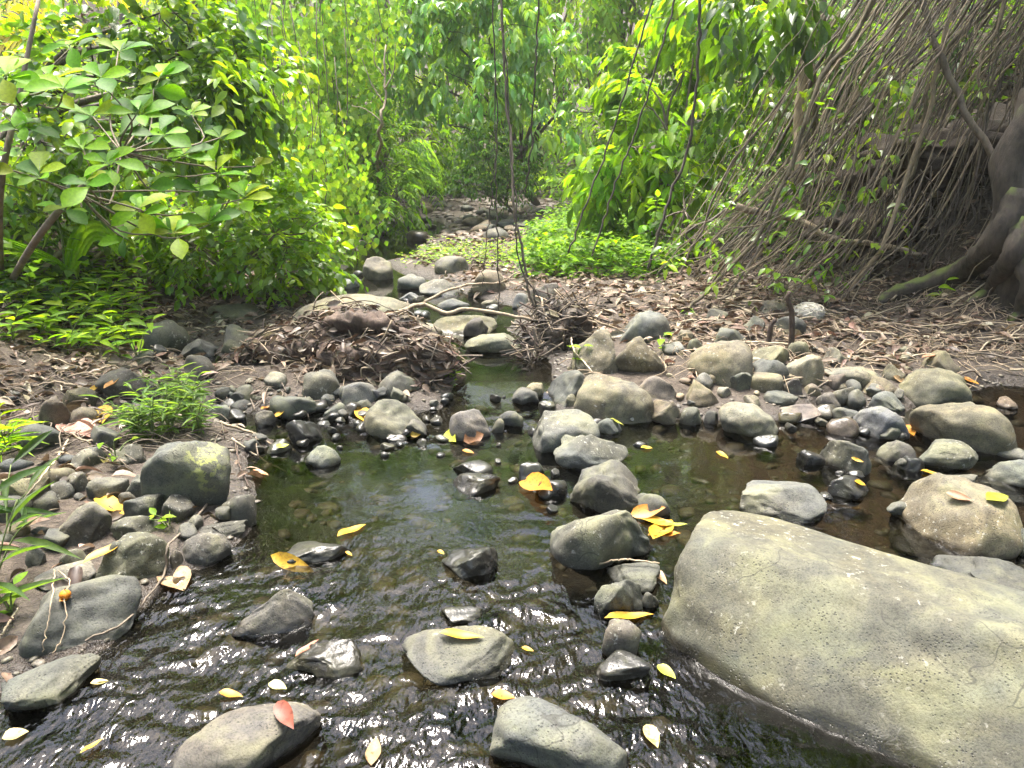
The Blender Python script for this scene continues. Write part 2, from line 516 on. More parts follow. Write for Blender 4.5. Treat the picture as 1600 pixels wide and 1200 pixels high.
gx = axis(-4.2, 4.6, 0.04, -90, 90); gy = axis(1.0, 9.5, 0.04, -25, 160)
GX, GY = np.meshgrid(gx, gy)
GSD = sdist(GX, GY)
GH = height(GX, GY, GSD)
under = sstep(0.0, -0.02, GH - wz(GY))
damp = sstep(0.09, 0.0, GH - wz(GY)) * sstep(26, 20, GY)
gpx, gpy = to_px(np.stack([GX, GY, GH], -1))
def blobp(px, py, r1, r2):
    return np.exp(-(((gpx - px) / r1) ** 2 + ((gpy - py) / r2) ** 2))
alg = 1.2 * blobp(450, 770, 130, 110) + 1.2 * blobp(1010, 725, 70, 60) + 0.9 * blobp(640, 740, 130, 60) + blobp(330, 900, 80, 60) + 0.7 * blobp(700, 800, 80, 50) + 0.8 * blobp(760, 560, 60, 80) + 0.6 * blobp(500, 1000, 200, 90)
alg = np.clip(alg * (0.7 + 0.9 * noise2(GX, GY, 6.0, 3, 5)), 0, 1) * under
ter = mk_mesh('ground', np.stack([GX, GY, GH], -1).reshape(-1, 3), grid_faces(len(gy), len(gx)), M_GROUND, True, None,
              {'under': under.ravel(), 'damp': damp.ravel(), 'algae': alg.ravel(), 'amber': (under * sstep(0.75, 1.15, GX) * sstep(2.3, 2.7, GY) * sstep(6.0, 5.0, GY)).ravel()})
tag(link('ground', ter), kind='structure')

def H1(x, y):
    return float(height(np.array([x]), np.array([y]))[0])

# fast lookup for placing things
def Hb(x, y):
    """bilinear lookup in the built sheet"""
    x = np.asarray(x, float); y = np.asarray(y, float)
    i = np.clip(np.searchsorted(gx, x) - 1, 0, len(gx) - 2); j = np.clip(np.searchsorted(gy, y) - 1, 0, len(gy) - 2)
    u = (x - gx[i]) / (gx[i + 1] - gx[i]); v = (y - gy[j]) / (gy[j + 1] - gy[j])
    return (GH[j, i] * (1 - u) * (1 - v) + GH[j, i + 1] * u * (1 - v) + GH[j + 1, i] * (1 - u) * v + GH[j + 1, i + 1] * u * v)
def SDb(x, y):
    i = np.clip(np.searchsorted(gx, x) - 1, 0, len(gx) - 2); j = np.clip(np.searchsorted(gy, y) - 1, 0, len(gy) - 2)
    return GSD[j, i]

def hit(px, py, water=True):
    """first point of the ground (or the water on it) seen at a pixel"""
    d = ray(px, py)
    t = np.linspace(0.6, 40, 6000)
    p = CAMP + t[:, None] * d
    h = Hb(p[:, 0], p[:, 1])
    if water: h = np.maximum(h, wz(p[:, 1]))
    k = np.argmax(p[:, 2] < h)
    if p[k, 2] >= h[k]: k = len(t) - 1
    q = p[k].copy(); q[2] = h[k]
    return q

# water sheet with real ripples
def ripple_amp(x, y):
    a = 0.35 + 0.65 * sstep(2.75, 2.25, y + 0.25 * x)
    a = a * (1 - 0.75 * sstep(4.7, 5.1, y))                       # quiet channel behind the stones
    a = np.maximum(a, 1.0 * np.exp(-((y - 4.05 - 0.1 * x) / 0.28) ** 2) * sstep(0.5, 0.1, np.abs(x + 0.05) - 0.25))   # riffle
    a = np.maximum(a, 0.8 * np.exp(-((y - 6.5) / 0.25) ** 2))
    calm = sstep(0.55, 0.95, x) * sstep(2.35, 2.75, y)
    a = a * (1 - 0.90 * calm)
    calm2 = sstep(0.42, 0.62, x) * sstep(2.1, 1.9, y)
    a = a * (1 - 0.85 * calm2)
    a = a * (1 - 0.55 * np.exp(-(((x + 0.45) / 0.45) ** 2 + ((y - 3.3) / 0.6) ** 2)))
    return np.clip(a * (0.12 + 0.45 * sstep(2.9, 2.2, y) + 0.95 * sstep(-0.55, 0.6, noise2(x, y, 2.3, 3, 21))), 0.03, 1.2)

wx = axis(-2.2, 2.3, 0.0125, -7.0, 7.0, 1.25)
wy = np.concatenate([np.linspace(-3, 1.3, 30)[:-1], np.arange(1.3, 3.2, 0.0115), np.arange(3.2, 5.2, 0.017), np.arange(5.2, 8.0, 0.04), np.linspace(8.0, 30, 120)])
WX, WY = np.meshgrid(wx, wy)
RA = ripple_amp(WX, WY)
ca, sa = math.cos(0.30), math.sin(0.30)
U, Vv = WX * ca + WY * sa, -WX * sa + WY * ca                     # V runs along the flow
wob = 0.05 * noise2(WX, WY, 5.0, 2, 31)
rip = 0.0090 * noise2(U * 0.5 + wob, Vv + wob, 8.5, 2, 41) + 0.0032 * noise2(U * 0.55 + wob, Vv + wob, 21.0, 2, 43)
rip = rip + (0.0042 * noise2(U * 0.6 - wob, Vv + wob, 16.0, 2, 47) + 0.0024 * noise2(U * 0.7, Vv + wob, 34.0, 2, 48)) * sstep(2.9, 2.1, WY + 0.2 * WX)
rip = rip * RA * sstep(9, 5, WY) + 0.004 * RA * noise2(WX, WY, 4.0, 2, 45)
WZ = wz(WY) + rip
keep = (Hb(WX, WY) < wz(WY) + 0.03)
fc = grid_faces(len(wy), len(wx))
kf = keep.ravel()[fc].any(axis=1)
fc = fc[kf]
used = np.unique(fc); rm = np.full(WX.size, -1); rm[used] = np.arange(len(used))
WV = np.stack([WX, WY, WZ], -1).reshape(-1, 3)[used]
tag(link('stream_water', mk_mesh('stream_water', WV, rm[fc], M_WATER, True, None, {'ripple': RA.ravel()[used]})), kind='structure')
# ------------------------------------------------------------------ stones
_ico = {}
def ico(sub):
    if sub not in _ico:
        bm = bmesh.new(); bmesh.ops.create_icosphere(bm, subdivisions=sub, radius=1.0)
        _ico[sub] = (np.array([v.co[:] for v in bm.verts]), np.array([[v.index for v in f.verts] for f in bm.faces]))
        bm.free()
    return _ico[sub]

def stone_shape(seed, sub=4, block=2.5, cuts=7, soft=0.9, rough=0.055, cutd=(0.50, 0.84)):
    V, Fc = ico(sub)
    r = np.random.default_rng(seed)
    d = V.copy()
    V = d / (np.sum(np.abs(d) ** block, axis=1, keepdims=True) ** (1.0 / block))
    for _ in range(cuts):
        n = nrm(r.normal(size=3) * np.array([1, 1, 0.8])); c = r.uniform(*cutd)
        s = V @ n - c
        k = 0.03
        s = np.where(s > 3 * k, s, k * np.log1p(np.exp(np.clip(s / k, -30, 30))))
        s = np.where(V @ n - c < -3 * k, 0, s)
        V = V - n * (s * soft)[:, None]
    o = r.uniform(-50, 50, 3)
    V = V + d * (rough * 1.7 * fbm(d * 1.5 + o, 2, seed % 97) + rough * 0.55 * fbm(d * 5.0 + o, 3, seed % 89))[:, None]
    lo, hi = V.min(0), V.max(0)
    V = (V - (lo + hi) / 2) / ((hi - lo) / 2)
    return V, Fc

TINT = {'g': (0.21, 0.21, 0.195), 'o': (0.25, 0.225, 0.16), 'd': (0.105, 0.107, 0.10), 'p': (0.33, 0.305, 0.24), 'k': (0.28, 0.225, 0.18),
        'b': (0.24, 0.255, 0.26), 'n': (0.20, 0.16, 0.115), 'w': (0.10, 0.10, 0.105), 'm': (0.15, 0.15, 0.135), 'v': (0.20, 0.175, 0.185)}
BV, BF, BO = [], [], 0          # everything stones are made of, for resting leaves on them
def register(V, F):
    global BO
    BV.append(V); BF.append(F + BO); BO += len(V)

def stone(x0, y0, x1, y1, tint, label, seed=None, dep=0.80, cat='stone', sub=None, group=None, name='stone', lich=False, wet=None, yaw=None, tilt=0.0, z=None, **kw):
    seed = int(x0 * 7 + y0 * 13 + x1) if seed is None else seed
    r = np.random.default_rng(seed + 1)
    cx = (x0 + x1) / 2
    P = hit(cx, y1) if z is None else on_z(cx, y1, z)
    D = depth_of(P); m = D / F_PX
    w = (x1 - x0) * m; hv = (y1 - y0) * m
    th = math.atan2(CAM_H - P[2], math.hypot(P[0], P[1]))
    b = dep * w / 2
    b = min(b, 0.42 * hv / math.sin(th))
    c = math.sqrt(max(hv * (hv - 2 * b * math.sin(th)), 1e-6)) / math.cos(th)
    c = max(c, 0.10 * w)
    if sub is None:
        sub = 5 if (x1 - x0) > 75 else (4 if (x1 - x0) > 26 else 3)
    kw.setdefault('cuts', int(r.integers(7, 13))); kw.setdefault('block', float(r.uniform(2.1, 2.9)))
    V, Fc = stone_shape(seed, sub, **kw)
    V = V * np.array([w / 2 * 1.02, b, c])
    low = V[:, 2] < 0
    V[low, 2] *= max(0.55, min(1.2, 0.06 / c))
    if tilt:
        a = math.radians(tilt); V = V @ np.array([[math.cos(a), 0, math.sin(a)], [0, 1, 0], [-math.sin(a), 0, math.cos(a)]])
    fw = nrm(np.array([P[0], P[1], 0]))
    ang = math.atan2(fw[0], fw[1]) * -1
    R = np.array([[math.cos(ang), -math.sin(ang), 0], [math.sin(ang), math.cos(ang), 0], [0, 0, 1]])
    V = V @ R.T
    C = P + fw * b * 0.96
    Wp = V + C
    wl_ = wz(Wp[:, 1])
    inwater = SDb(np.array([C[0]]), np.array([C[1]]))[0] < 0.10
    nz = fbm(Wp * 9.0, 3, 5)
    if tint == 'w' or wet == 1: wt = np.full(len(V), 0.85) + 0.15 * nz
    elif inwater or wet == 2: wt = sstep(0.028, 0.004, Wp[:, 2] - wl_ + 0.012 * nz)
    else: wt = sstep(0.03, -0.03, Wp[:, 2] - Hb(Wp[:, 0], Wp[:, 1]) + 0.02 * nz) * 0.35
    at = {'wet': np.clip(wt, 0, 1)}
    if lich:
        q = V / np.abs(V).max(0)
        at['lichen'] = np.clip(1.0 - 1.3 * np.linalg.norm((q - np.array(lich)) * np.array([1.6, 0.6, 1.1]), axis=1), 0, 1)
    me = mk_mesh(name, V, Fc, M_STONE, True, None, at)
    t = (np.array(TINT[tint]) * 0.55 + np.array([0.15, 0.15, 0.13]) * 0.22) * 0.72 * r.uniform(0.8, 1.12) * (1 + r.normal(0, 0.03, 3))
    o = link(name, me, loc=tuple(C), color=tuple(t))
    tag(o, label, cat, group)
    register(Wp, Fc)
    return o

# hero boulder in the lower right corner
def big_boulder():
    V, Fc = ico(6)
    d = V.copy()
    V = d / (np.abs(d[:, :1]) ** 4.5 + np.abs(d[:, 1:2]) ** 3.0 + np.abs(d[:, 2:3]) ** 3.0) ** (1 / 3.2)
    for n, c, k in (((0.03, -0.66, 0.75), 0.776, 0.06), ((-0.99, -0.05, 0.04), 0.866, 0.04), ((0.0, 0.2, 1.0), 0.812, 0.05), ((-0.55, -0.75, 0.3), 1.02, 0.05), ((0.2, -0.95, -0.15), 0.92, 0.05)):
        n = nrm(np.array(n)); s = V @ n - c
        s = k * np.log1p(np.exp(np.clip(s / k, -30, 30)))
        V = V - n * (s * 0.93)[:, None]
    V = V + d * (0.022 * fbm(d * 1.6 + 4.2, 2, 3) + 0.016 * fbm(d * 4.0, 3, 8) + 0.003 * fbm(d * 16, 3, 9))[:, None]
    for p0, p1, dp_ in (((-0.15, -0.1), (0.05, -0.75), 0.012), ((0.05, -0.3), (0.35, -0.5), 0.010), ((-0.6, 0.1), (-0.75, -0.55), 0.008)):
        pa, pb = np.array(p0), np.array(p1); e = pb - pa
        q = V[:, :2] + 0.05 * np.stack([vnoise(V * 7, 3), vnoise(V * 7 + 9, 4)], -1)
        t = np.clip(((q - pa) @ e) / (e @ e), 0, 1)
        ds = np.linalg.norm(q - pa - t[:, None] * e, axis=1)
        V = V - d * (dp_ * np.exp(-(ds / 0.016) ** 2) * (V[:, 2] > 0))[:, None]
    V = V * np.array([0.929, 0.421, 0.459])
    V[:, 2] += -0.017 * V[:, 0] - 0.106
    a = math.radians(-37); R = np.array([[math.cos(a), -math.sin(a), 0], [math.sin(a), math.cos(a), 0], [0, 0, 1]])
    V = V @ R.T
    C = np.array([1.240, 1.865, 0.0])
    W = V + C
    wt = sstep(0.05, 0.012, W[:, 2] + 0.02 * fbm(W * 8, 3, 5))
    me = mk_mesh('boulder', V, Fc, M_STONE, True, None, {'wet': wt})
    o = link('boulder', me, loc=tuple(C), color=(0.082, 0.083, 0.068))
    tag(o, 'huge smooth olive-grey cracked boulder filling the lower right corner', 'boulder')
    register(W, Fc)
big_boulder()

STONES = [
 # ---- left bank
 (233,683,366,798,'m','grey boulder with a yellow lichen patch on the left shore',dict(lich=(0.55,-0.2,0.8),dep=0.7,seed=5,cuts=8,block=2.8)),
 (33,663,95,707,'d','dark oval cobble lying among dead leaves at the left edge',dict(cuts=3,tilt=-14)),
 (103,602,152,638,'o','small rounded olive cobble above the earthy brown rock, left bank'),
 (158,572,248,630,'m','flat grey split stone behind the narrow-leaved herb'),
 (229,499,297,548,'d','dark slanting slab below the bright green herbs, left bank'),
 (280,526,344,560,'g','light grey rounded stone beside the left trickle'),
 (280,553,337,600,'m','dull grey stone just in front of the light grey one by the left trickle'),
 (206,547,248,571,'g','small grey stone at the foot of the bright green herbs'),
 (236,538,263,562,'w','small wet dark stone in the left trickle'),
 (325,476,413,504,'o','long low olive stone in the sun left of the large smooth boulder'),
 (347,506,418,546,'d','dark stone under the tip of the dry palm strip'),
 (472,579,533,630,'m','upright rounded stone at the left foot of the leaf heap',dict(cuts=4)),
 (425,614,500,655,'d','dark pitted wet stone left of the rounded pair below the leaf heap',dict(wet=2)),
 (327,631,364,659,'g','small pale green-grey cobble right of the narrow-leaved herb'),
 (212,634,260,662,'m','grey stone half hidden behind the narrow-leaved herb'),
 (369,601,408,629,'d','small dark stone below the left part of the leaf heap'),
 (344,600,370,620,'d','smallest dark stone left of the leaf heap'),
 (400,641,432,667,'m','small grey stone in shallow water left of the dark pitted stone'),
 (450,652,508,695,'w','wet black angular stone in the water left of centre',dict(cuts=9,block=3)),
 (418,688,456,709,'w','low wet stone barely above water near the left shore'),
 (477,694,533,731,'b','flat pale wet slab alone in the water left of centre',dict(cuts=9,wet=2)),
 (506,629,545,656,'m','small triangular stone with a yellow leaf on it, below the leaf heap'),
 (14,738,83,802,'n','brown veined boulder at the left edge',dict(seed=77)),
 (50,727,118,770,'n','flat brown-grey stone behind the veined boulder at the left edge'),
 (108,738,146,772,'m','small cracked grey stone above the row of left shore stones'),
 (142,742,203,782,'m','grey flat-topped stone left of the lichen boulder'),
 (199,741,243,776,'m','small stone tucked against the left side of the lichen boulder'),
 (187,768,216,797,'m','little grey stone beneath the flat-topped one, left bank'),
 (196,770,262,814,'d','dark block-like stone below the left corner of the lichen boulder'),
 (347,771,402,821,'d','dark pitted stone at the waterline right of the lichen boulder'),
 (177,693,233,726,'m','grey stone behind the lichen boulder, half under dead leaves'),
 (135,698,168,726,'m','small dull stone among dead leaves above the left shore row'),
 (66,618,112,668,'n','earthy brown lump of rock on the left bank'),
 (105,636,152,662,'n','low brown stone beside the earthy lump, left bank'),
 (78,782,180,853,'m','grey boulder under the pair of yellow leaves on the left bank'),
 (180,803,248,843,'d','dark smooth stone behind the one with the long curved yellow leaf'),
 (142,832,267,914,'m','rounded dark-grey boulder with a long curved yellow leaf on its left side',dict(seed=21)),
 (287,830,363,885,'m','rounded stone at the waterline right of the yellow-leafed boulder'),
 (303,813,388,840,'d','low flat stone at the waterline below the lichen boulder'),
 (28,906,228,1018,'m','large flat-topped boulder on the left shore under two dry vine stems',dict(seed=33,dep=0.75,cuts=8)),
 (62,882,147,917,'g','pale low stone between the two large left shore boulders'),
 (86,857,137,890,'m','small grey stone left of the yellow-leafed boulder'),
 (22,1028,162,1102,'m','dark boulder sloping into the rippling water at the lower left',dict(seed=12)),
 (443,840,550,880,'d','flat wet stone with water round it, above the left yellow floating leaf',dict(wet=1)),
 (368,928,490,994,'m','long stone slanting out of the rippling water, left of centre',dict(wet=2,tilt=-12,dep=0.5)),
 (447,1005,568,1066,'w','black wet rock in the rippling water with a reddish leaf at its tip'),
 (283,1105,515,1222,'m','rounded boulder cut by the bottom edge, left of centre',dict(seed=41,cuts=5)),
 (266,861,289,889,'d','tiny stone wedged between two rounded left shore stones'),
 (44,853,72,886,'m','small stone at the left edge among thin plants'),
 # ---- middle of the stream
 (690,851,780,904,'d','flat stone washed over by water in mid stream',dict(wet=1)),
 (625,988,815,1072,'d','dark humped stone with a yellow leaf on top in the rippling water',dict(seed=9,wet=2)),
 (762,1090,982,1218,'g','round grey boulder cut by the bottom edge, centre',dict(seed=63,cuts=4)),
 (853,783,1027,895,'m','big blunt boulder beside the pile of orange leaves',dict(seed=88,dep=0.7,block=3.0)),
 (930,876,1030,927,'m','knobbly stone in front of the big blunt boulder'),
 (928,900,1005,962,'m','dome-shaped dark stone with a yellow leaf at its foot'),
 (940,972,1000,1032,'m','small pointed stone left of the huge boulder'),
 (931,1022,1016,1070,'w','low wet stone under the small pointed one',dict(wet=1)),
 (1002,926,1030,951,'d','pebble wedged between the dome-shaped stone and the huge boulder'),
 (690,950,755,979,'w','stone just awash above the dark humped one'),
 (570,626,662,685,'o','angular olive block in front of the leaf heap',dict(seed=14,block=3.0,cuts=9)),
 (702,639,768,690,'g','pale grey rounded stone in the gap of the channel',dict(seed=3)),
 (533,596,591,638,'g','rounded grey stone in the middle of the row below the leaf heap',dict(cuts=3)),
 (592,578,665,622,'g','smooth oval cobble stuck in the right side of the leaf heap',dict(cuts=2,tilt=14)),
 (766,655,788,677,'d','little dark stone right of the pale rounded one in the channel gap'),
 (778,640,819,668,'d','dark pointed stone in the white water of the channel gap'),
 (800,606,842,634,'g','grey cobble at the right lip of the quiet channel'),
 (820,598,851,621,'p','pale cobble behind the grey one at the lip of the quiet channel'),
 (849,579,938,635,'m','sloping dark-sided boulder right of the quiet channel',dict(seed=70)),
 (896,585,1023,662,'o','large rounded tan boulder with an orange stain right of the channel',dict(seed=52,cuts=3)),
 (883,617,903,637,'m','tiny stone between the sloping boulder and the tan one'),
 (820,640,938,709,'b','pale blue-grey wedge of rock in front of the tan boulder',dict(seed=19,cuts=9,block=2.6)),
 (927,653,972,679,'m','low stone under the green leaf in front of the tan boulder'),
 (862,673,980,736,'g','slab cracked across in two, in front of the blue-grey wedge',dict(seed=24,cuts=9,tilt=-8)),
 (888,727,999,803,'m','brown-grey block behind the big blunt boulder',dict(seed=58)),
 (979,769,1048,812,'d','dark stone behind the pile of orange leaves'),
 (807,722,850,752,'w','wet black stone left of the cracked slab'),
 (707,739,783,775,'w','wet black block in mid stream',dict(cuts=9,block=3.0)),
 (707,718,771,746,'w','wet rough stone just behind the black block in mid stream'),
 (835,747,887,776,'w','dark low stone with an orange leaf on its left end'),
 (881,514,966,586,'p','left half of the big split boulder, pale flat face',dict(seed=36,cuts=8,block=3.0)),
 (953,521,1043,584,'o','right half of the big split boulder, cracked olive face',dict(seed=31,cuts=9,block=2.8)),
 (960,484,1047,536,'g','smooth grey boulder behind the big split one',dict(seed=6,cuts=5)),
 (1012,624,1060,664,'n','dark mossy cobble at the right foot of the tan boulder'),
 (996,586,1067,628,'k','brownish pair of stones wedged right of the tan boulder'),
 (675,489,778,524,'o','wide low boulder across the channel under the dead branch',dict(seed=11,cuts=4)),
 (724,495,763,527,'m','small dark stone leaning on the wide low boulder'),
 (726,518,820,552,'p','pale flat shelf of rock left of the root tangle',dict(seed=17)),
 (458,454,655,524,'o','large smooth olive boulder behind the leaf heap',dict(seed=27,cuts=3,dep=0.7)),
 (567,402,615,438,'k','rounded tan stone on the far side of the stream, at the left',dict(cuts=3)),
 (619,428,672,453,'b','flat bluish stone in the far shallows'),
 (655,437,719,463,'g','low grey stone right of the bluish one in the far shallows'),
 (679,400,735,427,'g','grey stone on the leafy bar near the far pool'),
 (736,420,792,459,'k','rounded pinkish-grey stone on the leafy bar',dict(cuts=3)),
 (623,457,656,472,'b','small pale stone in the water in front of the far bluish stone'),
 (515,432,562,452,'b','flat bluish stone at the left margin of the far shallows'),
 (752,467,780,487,'p','small pale stone at the edge of the leafy bar'),
 (680,466,735,487,'g','low stone behind the wide low boulder'),
 (827,442,872,480,'k','brown-topped stone behind the root tangle'),
 (800,458,825,480,'b','small bluish stone left of the brown-topped one'),
 (604,677,636,691,'w','thin wet stone in front of the angular olive block'),
 (633,655,672,683,'m','little stone between the olive block and the pale rounded stone'),
 (553,623,589,643,'d','small dark stone under the rounded row below the leaf heap'),
 (530,604,550,626,'d','dark chip of stone between the rounded pair below the leaf heap'),
 (841,628,868,653,'w','wet reddish-black stone at the foot of the sloping boulder'),
 # ---- right bank and pool
 (1070,530,1180,602,'o','large egg-shaped olive boulder on the right stone bar',dict(seed=44,cuts=2)),
 (1168,540,1231,574,'o','olive stone right behind the egg-shaped boulder'),
 (1172,558,1233,598,'g','gable-shaped grey stone behind the square-cut block',dict(cuts=9)),
 (1173,584,1221,615,'o','square-cut block of stone among the cobbles',dict(block=7.0,cuts=0,rough=0.02)),
 (1223,553,1283,604,'p','pale angular stone right of the square-cut block',dict(block=3.0)),
 (1139,580,1172,612,'m','small brown-grey stone left of the square-cut block'),
 (1220,590,1255,618,'v','dark purple cobble below the pale angular stone'),
 (1252,599,1283,619,'k','pinkish cobble right of the dark purple one'),
 (1066,595,1124,638,'k','pinkish brown stone below the egg-shaped boulder'),
 (1120,629,1214,683,'p','broad flat pale-green stone at the edge of the right pool',dict(seed=8,wet=2)),
 (1198,627,1280,659,'k','flat pinkish slab right of the broad pale-green stone'),
 (1193,612,1244,635,'g','low oval stone above the flat pinkish slab'),
 (1161,617,1189,636,'p','small pale stone above the broad pale-green one'),
 (1280,568,1372,606,'p','wide low pale stone at the foot of the leaf litter, right',dict(seed=10)),
 (1377,569,1411,595,'o','small upright rounded stone behind the large right rounded boulder'),
 (1398,572,1508,640,'o','large rounded boulder with a tan spot by the right pool',dict(seed=66,cuts=4)),
 (1347,590,1405,622,'o','low olive stone left of the large right rounded boulder'),
 (1359,612,1411,642,'g','grey wedge below the low olive stone, right'),
 (1331,633,1415,686,'b','smooth bluish wet slab tilted in the right pool',dict(cuts=4,tilt=16,wet=2)),
 (1426,630,1573,703,'o','long notched stone below the large right rounded boulder',dict(seed=92,tilt=10,cuts=8,block=3.2,dep=0.55)),
 (1275,683,1356,738,'g','rounded green-grey stone alone in the right pool',dict(seed=15,block=3.0)),
 (1369,687,1426,723,'d','dark pyramid-like stone in the right pool'),
 (1423,685,1518,735,'g','low green-grey stone below the long notched one',dict(tilt=8)),
 (1396,712,1440,737,'w','small wet stone in front of the dark pyramid-like one'),
 (1156,751,1285,815,'g','flat-topped grey stone in the brown pool behind the huge boulder',dict(seed=28,cuts=8)),
 (1388,748,1580,864,'o','big smooth olive boulder by the right edge of the pool',dict(seed=73,cuts=5)),
 (1460,735,1518,765,'g','grey stone peeping over the big smooth olive boulder'),
 (1532,711,1620,758,'g','wide grey stone cut by the right edge'),
 (1551,695,1605,717,'g','small flat stone above the wide one at the right edge'),
 (1305,650,1342,664,'w','flat pebble awash left of the bluish slab'),
 (1333,663,1364,681,'w','rough wet pebble in front of the bluish slab'),
 (1176,678,1214,698,'w','wet pebble in front of the broad pale-green stone'),
 (1293,741,1352,779,'w','thin slanted wet slab beside a round yellow leaf'),
 (1244,703,1287,727,'w','wet lump touching the rounded green-grey stone, left of it'),
 (1558,621,1588,639,'k','small reddish stone alone in the water near the right edge'),
 (1438,547,1495,584,'n','brown stone half buried in leaf litter, right bank'),
 (1284,545,1323,572,'m','small stone under the edge of the leaf litter, right'),
 (1229,531,1269,562,'o','olive stone with a stick across it at the foot of the right litter'),
 (1273,614,1312,641,'m','wet gravelly stone between pinkish slab and grey wedge'),
 (1099,641,1122,663,'d','small dark stone left of the broad pale-green stone'),
 (1060,636,1100,666,'m','grey stone at the pool edge below the pinkish brown one'),
 (1450,865,1660,945,'d','dark low rock behind the huge boulder at the right edge',dict(seed=81)),
 (1576,823,1625,870,'d','dark stone cut by the right edge beside the big smooth olive boulder'),
 (1183,469,1229,493,'p','pale whitish stone left of the bundle of pale fibres'),
 (1208,492,1258,525,'g','grey stone below the bundle of pale fibres'),
 (1114,511,1171,540,'m','flat grey stone behind the egg-shaped boulder'),
 (1158,494,1193,523,'m','upright grey stone behind the flat one on the right bar'),
 (1073,529,1098,551,'m','small stone at the left shoulder of the egg-shaped boulder'),
 (1056,515,1082,537,'k','small brown stone right of the split boulder'),
 (1100,482,1136,504,'m','small stone high on the right bar under the hanging roots'),
]
for s_ in STONES:
    kw_ = s_[6] if len(s_) > 6 else {}
    stone(*s_[:6], **kw_)
# ------------------------------------------------------------------ leaves
def leaf_template(kind, rows=2):
    """leaf along +X, length 1, width +-0.5 before scaling, normal +Z"""
    prof = {'ovate': lambda t: math.sin(math.pi * t ** 0.75) ** 0.9,
            'obovate': lambda t: math.sin(math.pi * t ** 1.7) ** 0.8,
            'lance': lambda t: math.sin(math.pi * t ** 0.8),
            'heart': lambda t: math.sin(math.pi * min(1, (t + 0.12) / 1.12) ** 0.55) ** 0.8,
            'blade': lambda t: (1 - t) ** 0.6 * min(1, t * 6) ** 0.5}[kind]
    ts = np.linspace(0, 1, rows + 2)
    V = [(0, 0, 0)]
    for t in ts[1:-1]:
        w = 0.5 * prof(t); zc = -0.22 * (t ** 2)
        V += [(t, w, zc + 0.16 * w), (t, 0, zc), (t, -w, zc + 0.16 * w)]
    V.append((1, 0, -0.22))
    Fc = [(0, 2, 1), (0, 3, 2)]
    for k in range(rows - 1):
        a = 1 + 3 * k; b = a + 3
        Fc += [(a, a + 1, b + 1), (a, b + 1, b), (a + 1, a + 2, b + 2), (a + 1, b + 2, b + 1)]
    a = 1 + 3 * (rows - 1); e = len(V) - 1
    Fc += [(a, a + 1, e), (a + 1, a + 2, e)]
    return np.array(V, float), np.array(Fc)
LT = {}
def leaf_t(kind, rows):
    if (kind, rows) not in LT: LT[(kind, rows)] = leaf_template(kind, rows)
    return LT[(kind, rows)]

def bake(P, X, Z, S, W, T, C):
    tv, tf = T
    Y = np.cross(Z, X)
    V = P[:, None] + S[:, None, None] * (tv[None, :, 0:1] * X[:, None] + (tv[None, :, 1:2] * W[:, None, None]) * Y[:, None] + tv[None, :, 2:3] * Z[:, None])
    n, k = len(P), len(tv)
    Fc = (tf[None] + (np.arange(n) * k)[:, None, None]).reshape(-1, 3)
    return V.reshape(-1, 3), Fc, np.repeat(C, k, axis=0)

class Leaves:
    """leaf placements of one thing"""
    def __init__(s): s.a = []
    def add(s, P, X, Z, S, W, C):
        X = nrm(X); Z = nrm(Z - X * np.sum(Z * X, -1, keepdims=True))
        n = len(P)
        s.a.append((P, X, Z, np.broadcast_to(S, (n,)).astype(float), np.broadcast_to(W, (n,)).astype(float), np.broadcast_to(C, (n, 3)).astype(float)))
    def build(s, root, kind, rows=2, n_obj=150, gloss=False, part='leaf', mass='foliage', dry=False, orows=None, minpx=9.0, ribs=None):
        if not s.a: return
        P, X, Z, S, W, C = [np.concatenate([q[i] for q in s.a]) for i in range(6)]
        mv, mo = (M_DRY_V, M_DRY_O) if dry else ((M_GLOSS_V, M_GLOSS_O) if gloss else (M_LEAF_V, M_LEAF_O))
        base = np.array(root.location)
        px, py = to_px(P); dp = np.maximum(depth_of(P), 0.1)
        size = S * F_PX / dp
        vis = (px > 0) & (px < 1600) & (py > 0) & (py < 1200) & (depth_of(P) > 0.3) & (size > minpx)
        cell = (px // 9).astype(int) * 1000 + (py // 9).astype(int)
        order = np.argsort(dp); seen = np.zeros(len(P), bool)
        _, first = np.unique(cell[order], return_index=True)
        seen[order[first]] = True
        cand = np.where(vis & seen)[0]
        cand = cand[np.argsort(-size[cand])][:n_obj]
        T = leaf_t(kind, orows or max(rows, 3))
        meshes = {}
        Y = np.cross(Z, X)
        for i in cand:
            wq = round(float(W[i]) * 8) / 8
            wq = max(wq, 0.125)
            if wq not in meshes:
                tv = T[0] * np.array([1, wq, 1]); meshes[wq] = mk_mesh(part, tv, T[1], mo)
            o = bpy.data.objects.new(part, meshes[wq])
            o.parent = root
            m = Matrix(((X[i, 0], Y[i, 0], Z[i, 0], 0), (X[i, 1], Y[i, 1], Z[i, 1], 0), (X[i, 2], Y[i, 2], Z[i, 2], 0), (0, 0, 0, 1)))
            o.matrix_basis = Matrix.Translation(Vector(P[i] - base)) @ m @ Matrix.Scale(float(S[i]), 4)
            o.color = (*C[i], 1)
            COL.objects.link(o)
            if ribs is not None:
                m_ = bpy.data.objects.new('midrib', ribs); m_.parent = o; COL.objects.link(m_)
        rest = np.ones(len(P), bool); rest[cand] = False
        if rest.sum():
            V, Fc, cc = bake(P[rest] - base, X[rest], Z[rest], S[rest], W[rest], leaf_t(kind, rows), C[rest])
            tag(link(mass, mk_mesh(mass, V, Fc, mv, True, cc), root), kind='stuff')

